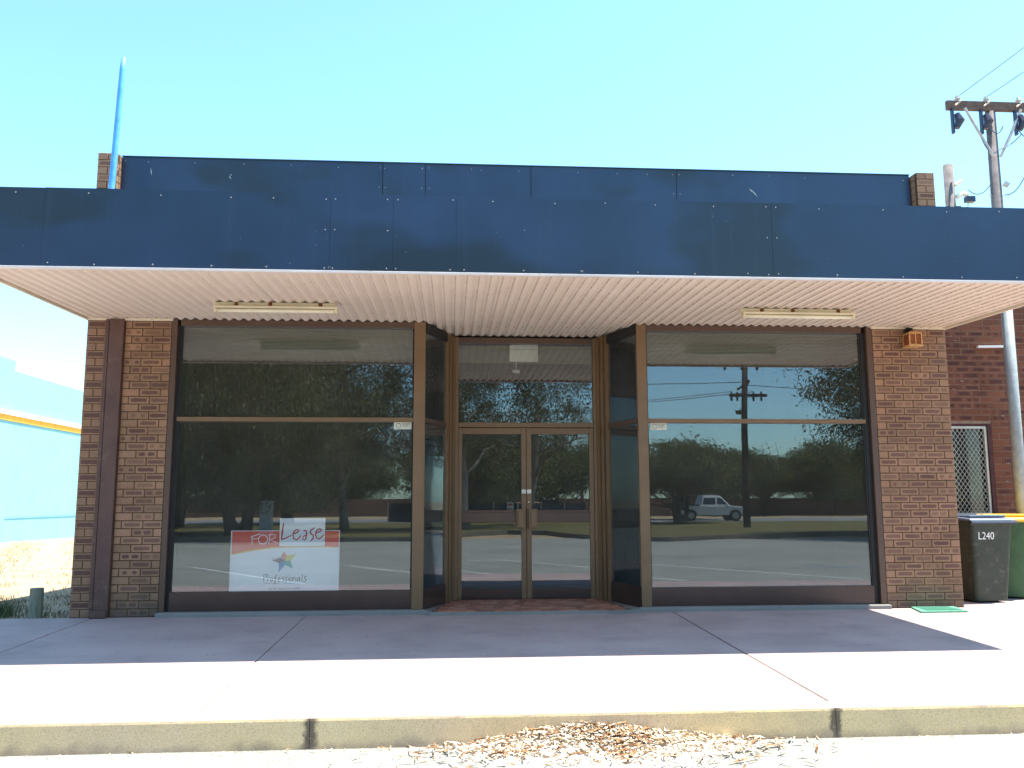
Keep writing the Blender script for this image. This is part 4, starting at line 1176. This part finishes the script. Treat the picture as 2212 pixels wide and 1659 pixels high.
# parking bay lines
lines = [(-5.9,-10.8,-2.6,-6.3),(-2.3,-10.8,.9,-6.3),(1.3,-10.6,4.4,-6.3),(4.7,-10.5,7.8,-6.3),(-9.5,-10.8,-6.3,-6.3)]
pk = empty('parking_lines'); tag(pk, kind='structure')
for i,(x0,y0,x1,y1) in enumerate(lines):
    d = Vector((x1-x0,y1-y0)).normalized(); nrm = Vector((-d.y,d.x))*.045
    m = MB(); z = ZR+.004
    m.add([(x0+nrm.x,y0+nrm.y,z),(x0-nrm.x,y0-nrm.y,z),(x1-nrm.x,y1-nrm.y,z),(x1+nrm.x,y1+nrm.y,z)], [(0,1,2,3)])
    m.build('bay_line', M['line'], pk)
    m = MB(); m.add([(x0-.9,y0-.05,z+.003),(x0+.1,y0-.05,z+.003),(x0+.1,y0+.04,z+.003),(x0-.9,y0+.04,z+.003)], [(0,1,2,3)]); m.build('bay_line', M['line'], pk)
m = MB(); m.add([(8.1,-10.0,ZR+.004),(8.2,-10.0,ZR+.004),(10.7,-7.4,ZR+.004),(10.6,-7.4,ZR+.004)], [(0,1,2,3)]); m.build('bay_line', M['blue_line'], pk)

# grey meter cabinet
o = empty('meter_cabinet', (-7.25,-25.3,-.12)); tag(o, 'grey metal meter cabinet reflected above the lease sign', 'cabinet')
cg = simple('grey cabinet paint', (.42,.44,.43), .5,.4)
m = MB(); m.box(-.22,.22,-.25,.25,0,1.33); m.build('case', cg, o, bevel=.02); m = MB(); m.box(-.24,.24,-.27,.27,1.331,1.39); m.build('lid', cg, o, bevel=.01)
m = MB(); m.box(-.19,.19,.252,.262,.1,1.26); m.build('door', cg, o)

# brown fence: separate boards where near enough
fe = empty('board_fence', (0,-76,0)); tag(fe, 'long brown boundary fence reflected low behind the trees', 'fence')
fb = simple('brown fence sheet', (.22,.13,.085), .85,.2,var=.2,scale=.6)
m = MB(); m.box(0,2.38,-.02,.02,-.25,1.45); pan = m.mesh('panel', fb)
m = MB(); m.box(-.05,.05,-.05,.05,-.3,1.55); pst = m.mesh('fence_post', fb)
for i in range(40):
    if 14 < -44+i*2.48 < 18: continue
    link('panel', pan, fe, loc=(-44+i*2.48,0,0)); link('fence_post', pst, fe, loc=(-44.05+i*2.48,0,0))
# dark barrier mesh fence reflected in the doors
bf = empty('barrier_fence', (0,0,0)); tag(bf, 'low dark mesh barrier fence reflected across the door glass', 'fence')
mesh_m = simple('dark barrier mesh', (.035,.045,.07), .8,.2); pm = simple('pale post', (.4,.36,.28), .7)
pts = [(-4.2,-49.5),(-2.4,-49.2),(-.6,-48.6),(1.1,-47.6),(2.8,-46.6),(4.4,-45.8),(6.0,-46.4),(7.6,-47.0),(9.2,-47.6)]
for a,b in zip(pts[:-1],pts[1:]):
    m = MB(); m.add([(a[0],a[1],-.15),(b[0],b[1],-.15),(b[0],b[1],1.08),(a[0],a[1],1.08),(a[0],a[1]+.03,-.15),(b[0],b[1]+.03,-.15),(b[0],b[1]+.03,1.08),(a[0],a[1]+.03,1.08)], [(0,1,2,3),(7,6,5,4),(0,4,5,1),(1,5,6,2),(2,6,7,3),(3,7,4,0)]); m.build('panel', mesh_m, bf)
for a in pts:
    m = MB(); m.tube([(a[0],a[1]+.08,-.2),(a[0],a[1]+.08,1.16)], .045, 6); m.build('fence_post', pm, bf)
m = MB(); m.tube([(5.0,-58,.55),(7.2,-58.4,.62)], .55, 14); m.tube([(3.4,-55,.4),(5.4,-55.2,.4)], .4, 14)
tag(m.build('concrete_pipe', simple('salmon pipe', (.62,.33,.24), .7)), 'salmon coloured pipes lying behind the barrier fence in the door reflection', 'pipe')
o = empty('notice_board', (3.9,-45.6,-.2)); tag(o, 'small white notice with red print fixed to the barrier fence', 'sign')
m = MB(); m.box(-.22,.22,-.02,.02,.7,1.35); m.build('board', M['white'], o); m = MB(); m.box(-.16,.16,.021,.026,1.1,1.25); m.box(-.16,.16,.021,.026,.85,.92); m.build('red_print', red, o)
m = MB(); m.tube([(0,-.04,0),(0,-.04,1.3)], .03, 6); m.build('leg', pm, o)

# reflected power pole
rp = empty('power_pole', (15.15,-34.2,-.25)); tag(rp, 'tall timber power pole with two crossarms reflected in the right window', 'pole')
dk = simple('dark pole timber', (.10,.085,.075), .9,.15,var=.3,scale=3)
m = MB(); m.tube([(0,0,-.1),(.05,0,5),(.30,0,9.9)], [.19,.165,.13], 12); m.build('shaft', dk, rp, smooth=True)
m = MB(); m.box(-.72,1.25,.12,.24,6.83,6.98); m.build('crossarm', dk, rp); m = MB(); m.box(-.95,1.35,.12,.24,9.4,9.55); m.build('crossarm', dk, rp)
for x in (-.6,-.3,.55,.95):
    m = MB(); m.tube([(x,.18,6.98),(x,.18,7.1)], .05, 8); m.tube([(x,.18,6.83),(x,.18,6.62)], .06, 8); m.build('insulator', fuse, rp)
m = MB(); m.tube([(-.3,.2,7.2),(.1,.2,7.45)], .06, 6); m.tube([(.25,.1,7.5),(.35,.15,7.7)], .09, 8); m.build('bracket', dk, rp)
for x in (-.75,.15,.95):
    m = MB(); m.tube([(x,.2,8.9),(x-.08,.2,8.55),(x-.2,.2,8.2)], [.08,.13,.05], 8); m.build('transformer_fuse', dk, rp)
m = MB(); m.tube([(-.28,.2,5.9),(-.28,.2,6.1)], [.13,.17], 12); m.tube([(-.28,.2,6.08),(-.05,.1,6.3)], .02, 5); m.build('street_lamp_head', dk, rp)
for i,(z,y0,y1) in enumerate(((9.7,-34,0),(6.95,-34,0))):
    for dx in (-.6,.55):
        wire('power_line', (15.15+dx,-34.1,z-.1), (-40,-62,z+1), 1.2, .02, 'thin reflected line from the %s crossarm %s, running off to the left' % ('upper' if i==0 else 'lower', 'outer left insulator' if dx<0 else 'right insulator'), 'reflected power lines')
wire('power_line', (15.3,-34.1,7.2), (60,-36,8.0), .8, .02, 'thin reflected line running off to the right behind the corner tree', 'reflected power lines')
wire('power_line', (-30,-30,8.2), (15.3,-34.1,7.35), .7, .02, 'nearly level reflected line left of the pole, above the other wires', 'reflected power lines')

# ------------------------------------------------------------------ vehicles
rubber = simple('tyre rubber', (.015,.015,.015), .8,.2); rimm = simple('alloy rim', (.45,.45,.45), .3,.5,metal=.6)
def wheel(o, x, y, r, s):
    m = MB(); m.tube([(x,y-.11*s,r),(x,y-.08*s,r),(x,y+.10*s,r),(x,y+.115*s,r)], [r*.9,r,r,r*.88], 22); w = m.build('wheel', rubber, o)
    m = MB(); m.tube([(x,y+.116*s,r),(x,y+.124*s,r)], [r*.62,r*.55], 16); m.build('rim', rimm, w)
def car(name, loc, rz, paintm, L, W, Hh, cab, label, roofrack=False, ute=False):
    """side profile extruded, cabin narrower; front towards +x"""
    o = empty(name, loc, rz); tag(o, label, 'car' if not ute else 'pickup')
    h = L/2; wb = .62*h; r = .33 if not ute else .38; sill = .30 if not ute else .42; belt = Hh*.60
    # lower body with wheel arches
    prof = [(-h,sill+.12),(-h+.02,belt-.08),(-h+.12,belt)]
    prof += [(cab[0],belt+.01),(cab[3]+.05,belt+.01),(h*.80,belt-.10),(h-.06,belt-.24),(h,sill+.28),(h-.04,sill)]
    def archp(cx): return [(cx+r*1.18*cos(a), r+r*1.18*sin(a)) for a in [R(q_) for q_ in range(0,181,20)]]
    lowr = [p for p in archp(wb) if p[1] > sill-.001] 
    lowl = [p for p in archp(-wb) if p[1] > sill-.001]
    prof += [(lowr[0][0]+.01,sill)]+lowr+[(lowr[-1][0]-.01,sill),(lowl[0][0]+.01,sill)]+lowl+[(lowl[-1][0]-.01,sill+.02)]
    m = MB(); m.xprism(prof[::-1], -W/2, W/2); m.build('body', paintm, o, bevel=.035)
    # cabin
    a,b,c,d = cab; w0,w1 = W/2-.02, W/2-.17
    m = MB(); m.add([(a,-w0,belt),(d,-w0,belt),(c,-w1,Hh),(b,-w1,Hh),(a,w0,belt),(d,w0,belt),(c,w1,Hh),(b,w1,Hh)], [(0,1,2,3),(7,6,5,4),(1,5,6,2),(3,2,6,7),(4,0,3,7)])
    cb = m.build('cabin', paintm, o, bevel=.04)
    for s in (-1,1):
        mid = (a+d)/2+.05
        def pt(x, t): # point on the cabin side at fraction t of height
            return (x, s*(w0+(w1-w0)*t+.012), belt+(Hh-belt)*t)
        def edge(t, e): return (a+(b-a)*t) if e==0 else (d+(c-d)*t)
        for (xa0,xa1,xb0,xb1) in (((edge(.12,0)+.08),(edge(.86,0)+.08),mid-.06,mid-.06),(mid+.06,mid+.06,edge(.12,1)-.10,edge(.86,1)-.08)):
            m = MB(); q_ = [pt(xa0,.16),pt(xb0,.16),pt(xb1,.78),pt(xa1,.78)]
            m.add(q_, [(0,1,2,3) if s<0 else (3,2,1,0)]); m.build('window', M['carglass'], o)
        m = MB(); m.box(d-.35,d-.2,s*(W/2+.02)-.06,s*(W/2+.02)+.06,belt+.02,belt+.16); m.build('mirror', paintm, o, bevel=.02)
        for sx in (-1,1): wheel(o, sx*wb, s*(W/2-.13), r, s)
        m = MB(); m.box(h-.16,h+.004,s*W*.42-.14,s*W*.42+.14,belt-.42,belt-.26); m.build('headlight', simple('lamp lens',(.6,.6,.6),.2,.6), o, bevel=.02)
        m = MB(); m.box(-h-.004,-h+.06,s*W*.44-.08,s*W*.44+.08,belt-.38,belt-.1); m.build('tail_light', simple('red lens',(.35,.02,.02),.2,.6), o)
        for xh in (mid-.25, d-.75): 
            m = MB(); m.box(xh-.09,xh+.09,s*(W/2+.004),s*(W/2+.02),belt-.16,belt-.12); m.build('door_handle', rimm, o)
    m = MB(); m.add([(d-.07,-w0+.1,belt+.06),(d-.07,w0-.1,belt+.06),(c+.04,w1-.08,Hh-.06),(c+.04,-w1+.08,Hh-.06)], [(0,1,2,3)]); wsn = m.build('windscreen', M['carglass'], o); wsn.location.x = .045
    m = MB(); m.box(h-.02,h+.03,-W*.42,W*.42,sill-.02,sill+.16); m.box(-h-.03,-h+.02,-W*.42,W*.42,sill,sill+.14); m.build('bumper', M['black'], o, bevel=.02)
    if ute:
        m = MB()
        for s in (-1,1):
            m.box(b+.1,c-.1,s*(w1-.12)-.02,s*(w1-.12)+.02,Hh+.03,Hh+.06)
        m.box(b+.25,b+.30,-w1+.1,w1-.1,Hh+.06,Hh+.09); m.box(c-.30,c-.25,-w1+.1,w1-.1,Hh+.06,Hh+.09); m.build('roof_rack', rimm, o)
        m = MB(); m.box(-h-.1,a-.12,-W/2-.02,W/2+.02,belt-.02,belt+.10); m.build('tray', simple('dark tray',(.05,.05,.055),.6), o, bevel=.01)
        m = MB(); m.tube([(h+.05,-.6,.55),(h+.22,-.6,.6),(h+.2,-.6,1.0)], .035, 6); m.tube([(h+.05,.6,.55),(h+.22,.6,.6),(h+.2,.6,1.0)], .035, 6); m.box(h+.12,h+.28,-.85,.85,.42,.80); m.build('bull_bar', M['black'], o, bevel=.03)
    return o
wp = simple('white car paint', (.72,.73,.73), .25,.5,var=.02); sp_ = simple('silver car paint', (.42,.44,.45), .25,.5,metal=.4,var=.03); bp_ = simple('blue car paint', (.03,.08,.25), .25,.5,var=.03)
car('pickup_truck', (18.25,-51.0,-.21), 0, wp, 5.15, 1.84, 1.78, (-.85,-.62,.55,1.25), 'white double cab pickup with roof rack and dark tray reflected in the right window', ute=True)
car('hatchback', (9.6,-70.0,-.2), 0, sp_, 4.2, 1.75, 1.62, (-1.9,-1.55,.35,1.1), 'silver hatchback reflected in the right door leaf behind the barrier fence')
car('parked_car', (4.0,-78,-.2), .2, bp_, 4.5, 1.78, 1.5, (-1.6,-1.1,.5,1.2), 'dark blue car half hidden in shade, reflected in the left door leaf')
car('parked_car', (18.3,-104,-.2), 0, simple('dark green car paint', (.03,.05,.04),.3,.5), 4.4, 1.76, 1.5, (-1.5,-1.0,.5,1.2), 'tiny dark car far away, reflected at the right edge of the right door leaf')

# house beyond the trees, glimpsed as warm and white patches
hs = empty('house', (-20,-96,0)); tag(hs, 'cream house with pale roof glimpsed between trees in the left window reflection', 'house')
m = MB(); m.box(-8,8,-4,4,-.3,2.9); hw = m.build('wall', simple('cream house wall', (.50,.40,.28), .85,.2), hs)
m = MB(); m.add([(-8.6,-4.6,2.9),(8.6,-4.6,2.9),(8.6,4.6,2.9),(-8.6,4.6,2.9),(-5,0,4.9),(5,0,4.9)], [(0,1,5,4),(2,3,4,5),(1,2,5),(3,0,4),(3,2,1,0)]); m.build('roof', simple('pale tin roof', (.55,.55,.52), .5,.4), hs)
for x in (-5,-1,3.5):
    m = MB(); m.box(x,x+1.6,4.0,4.05,1.0,2.2); wd = m.build('window', M['carglass'], hs); m = MB(); m.box(x-.08,x+1.68,4.051,4.07,.9,.99); m.build('sill', M['white'], wd)

# ------------------------------------------------------------------ loose stuff: litter, dry grass, weeds
def blades(name, pts, hts, w, mat, bend=.4, seed=1):
    rg = np.random.default_rng(seed); N = len(pts); pts = np.asarray(pts); hts = np.asarray(hts)
    a = rg.uniform(0,2*pi,N); dx = np.stack([np.cos(a),np.sin(a),np.zeros(N)],1); b = rg.uniform(0,2*pi,N); bd = np.stack([np.cos(b),np.sin(b),np.zeros(N)],1)*(hts*bend*rg.uniform(.2,1.3,N))[:,None]
    up_ = np.stack([np.zeros(N),np.zeros(N),hts],1)
    V_ = np.empty((N,3,3)); V_[:,0] = pts-dx*w; V_[:,1] = pts+dx*w; V_[:,2] = pts+up_+bd
    me = bpy.data.meshes.new(name); me.vertices.add(N*3); me.vertices.foreach_set('co', V_.reshape(-1)); me.loops.add(N*3); me.loops.foreach_set('vertex_index', np.arange(N*3,dtype=np.int32))
    me.polygons.add(N); me.polygons.foreach_set('loop_start', np.arange(0,N*3,3,dtype=np.int32)); me.polygons.foreach_set('loop_total', np.full(N,3,dtype=np.int32)); me.update(calc_edges=True)
    me.materials.append(mat); o = link(name, me); o['kind'] = 'stuff'; return o
t = NT('straw', .9, .1); t.color(t.ramp(t.noise(5,3,.6), [(.3,(.22,.15,.08)),(.45,(.46,.36,.20)),(.7,(.60,.50,.32))])); M['straw'] = t.m
N = 42000
u = rng.random(N)**1.3; yy = .05+26*u; xx = XA-.1-rng.random(N)*14
clump = np.sin(xx*3.1+yy*1.3)+np.sin(yy*2.7-xx*1.9)+rng.normal(0,.6,N); keep = clump > .55
pts_ = np.stack([xx,yy,-.04-.0124*yy],1)[keep]
blades('dry_grass', pts_, rng.uniform(.03,.13,len(pts_)), .008, M['straw'], .8, 2)
t = NT('weeds', .8, .2); t.color(t.ramp(t.noise(9,3,.6), [(.3,(.10,.11,.06)),(.5,(.20,.18,.12)),(.75,(.32,.26,.18))])); M['weed'] = t.m
N = 5200
xx = XA-.03-rng.random(N)*2.2; yy = .03+rng.random(N)**1.2*2.6
cl = np.sin(xx*6.1+1)*np.sin(yy*5+2)+rng.normal(0,.35,N); keep = cl > .12
pts_ = np.stack([xx,yy,np.full(N,-.04)],1)[keep]
blades('weeds', pts_, rng.uniform(.015,.075,len(pts_)), .006, M['weed'], .7, 3)
pts_ = np.stack([-5.02+rng.normal(0,.08,420), .45+rng.normal(0,.08,420), np.full(420,-.04)],1)
blades('weed_clump', pts_, rng.uniform(.06,.20,420), .006, simple('dark green weed', (.09,.12,.05),.7), .5, 4)

def litter(name, X, Y, Z, size, mat, seed):
    rg = np.random.default_rng(seed); N = len(X)
    a = rg.uniform(0,2*pi,N); L_ = size*rg.uniform(.4,1.6,N); tilt = rg.normal(0,.16,N)
    d = np.stack([np.cos(a)*np.cos(tilt), np.sin(a)*np.cos(tilt), np.sin(tilt)],1); s_ = np.stack([-np.sin(a), np.cos(a), rg.normal(0,.3,N)],1)
    P_ = np.stack([X,Y,Z],1); W_ = L_*rg.uniform(.05,.15,N); up_ = np.array([0,0,1.])*(L_*rg.uniform(.0,.12,N))[:,None]
    V_ = np.empty((N,6,3)); V_[:,0] = P_-d*L_[:,None]/2; V_[:,1] = P_-s_*W_[:,None]/2+up_; V_[:,2] = P_+s_*W_[:,None]/2+up_; V_[:,3] = P_+d*L_[:,None]/2; V_[:,4]=V_[:,3]; V_[:,5]=V_[:,0]
    me = bpy.data.meshes.new(name); V4 = V_[:,[0,1,3,2]]
    me.vertices.add(N*4); me.vertices.foreach_set('co', V4.reshape(-1)); me.loops.add(N*4); me.loops.foreach_set('vertex_index', np.arange(N*4,dtype=np.int32))
    me.polygons.add(N); me.polygons.foreach_set('loop_start', np.arange(0,N*4,4,dtype=np.int32)); me.polygons.foreach_set('loop_total', np.full(N,4,dtype=np.int32)); me.update(calc_edges=True)
    me.materials.append(mat); o = link(name, me); o['kind'] = 'stuff'; return o
t = NT('dead leaves', .8, .2); t.color(t.ramp(t.noise(48,2,.5), [(.30,(.07,.035,.02)),(.42,(.20,.11,.055)),(.47,(.60,.46,.30)),(.6,(.82,.76,.62)),(.8,(.86,.83,.74))])); M['dead'] = t.m
# mound against the kerb
def moundz(x,y):
    hx = np.exp(-((x-.95)/.62)**2)*.9+np.exp(-((x-.62)/.35)**2)*.3
    return ZR+np.clip(.095*hx*np.exp(-np.maximum(0,(-4.26-y)-.02)/.28),0,.15)
m = MB(); nx_,ny_ = 60,14
for j in range(ny_+1):
    for i in range(nx_+1):
        x = -.4+3.0*i/nx_; y = -4.245-.75*j/ny_; z = float(moundz(np.array(x),np.array(y)))-.012+.008*sin(x*31)*sin(y*27)
        m.v.append((x,y,z))
for j in range(ny_):
    for i in range(nx_):
        a = j*(nx_+1)+i; m.f.append((a,a+nx_+1,a+nx_+2,a+1))
o = m.build('litter_mound', simple('sandy leaf mulch', (.74,.67,.56), .95,.1,var=.3,scale=30,bump=.6,bscale=60), smooth=True); o['kind'] = 'stuff'
N = 1700
X = rng.normal(.95,.50,N); Y = -4.25-np.abs(rng.normal(0,.24,N)); Z = moundz(X,Y)+.004+rng.random(N)*.012
litter('leaf_litter', X, Y, Z, .095, M['dead'], 5)
N = 520
X = np.where(rng.random(N)<.35, rng.normal(1.05,.13,N), rng.normal(.85,.55,N)); Y = -4.25-np.abs(rng.normal(0,.25,N)); Z = moundz(X,Y)+.008+rng.random(N)*.012
t = NT('brown leaves', .8, .2); t.color(t.ramp(t.noise(30,2,.5), [(.35,(.10,.045,.02)),(.55,(.28,.14,.06)),(.7,(.42,.27,.14))])); M['brown_leaf'] = t.m
litter('brown_leaves', X, Y, Z, .11, M['brown_leaf'], 15)
N = 260
X = rng.uniform(-5,6,N); Y = -4.25-np.abs(rng.normal(0,.05,N)); Z = np.full(N,ZR+.006)
litter('gutter_leaves', X, Y, Z, .04, M['dead'], 6)
N = 160
X = rng.uniform(-5,6,N); Y = rng.uniform(-4.9,-.1,N); Z = np.where(Y>KX, SL*Y+.006, ZR+.006)
litter('scattered_leaves', X, Y, Z, .022, M['dead'], 7)
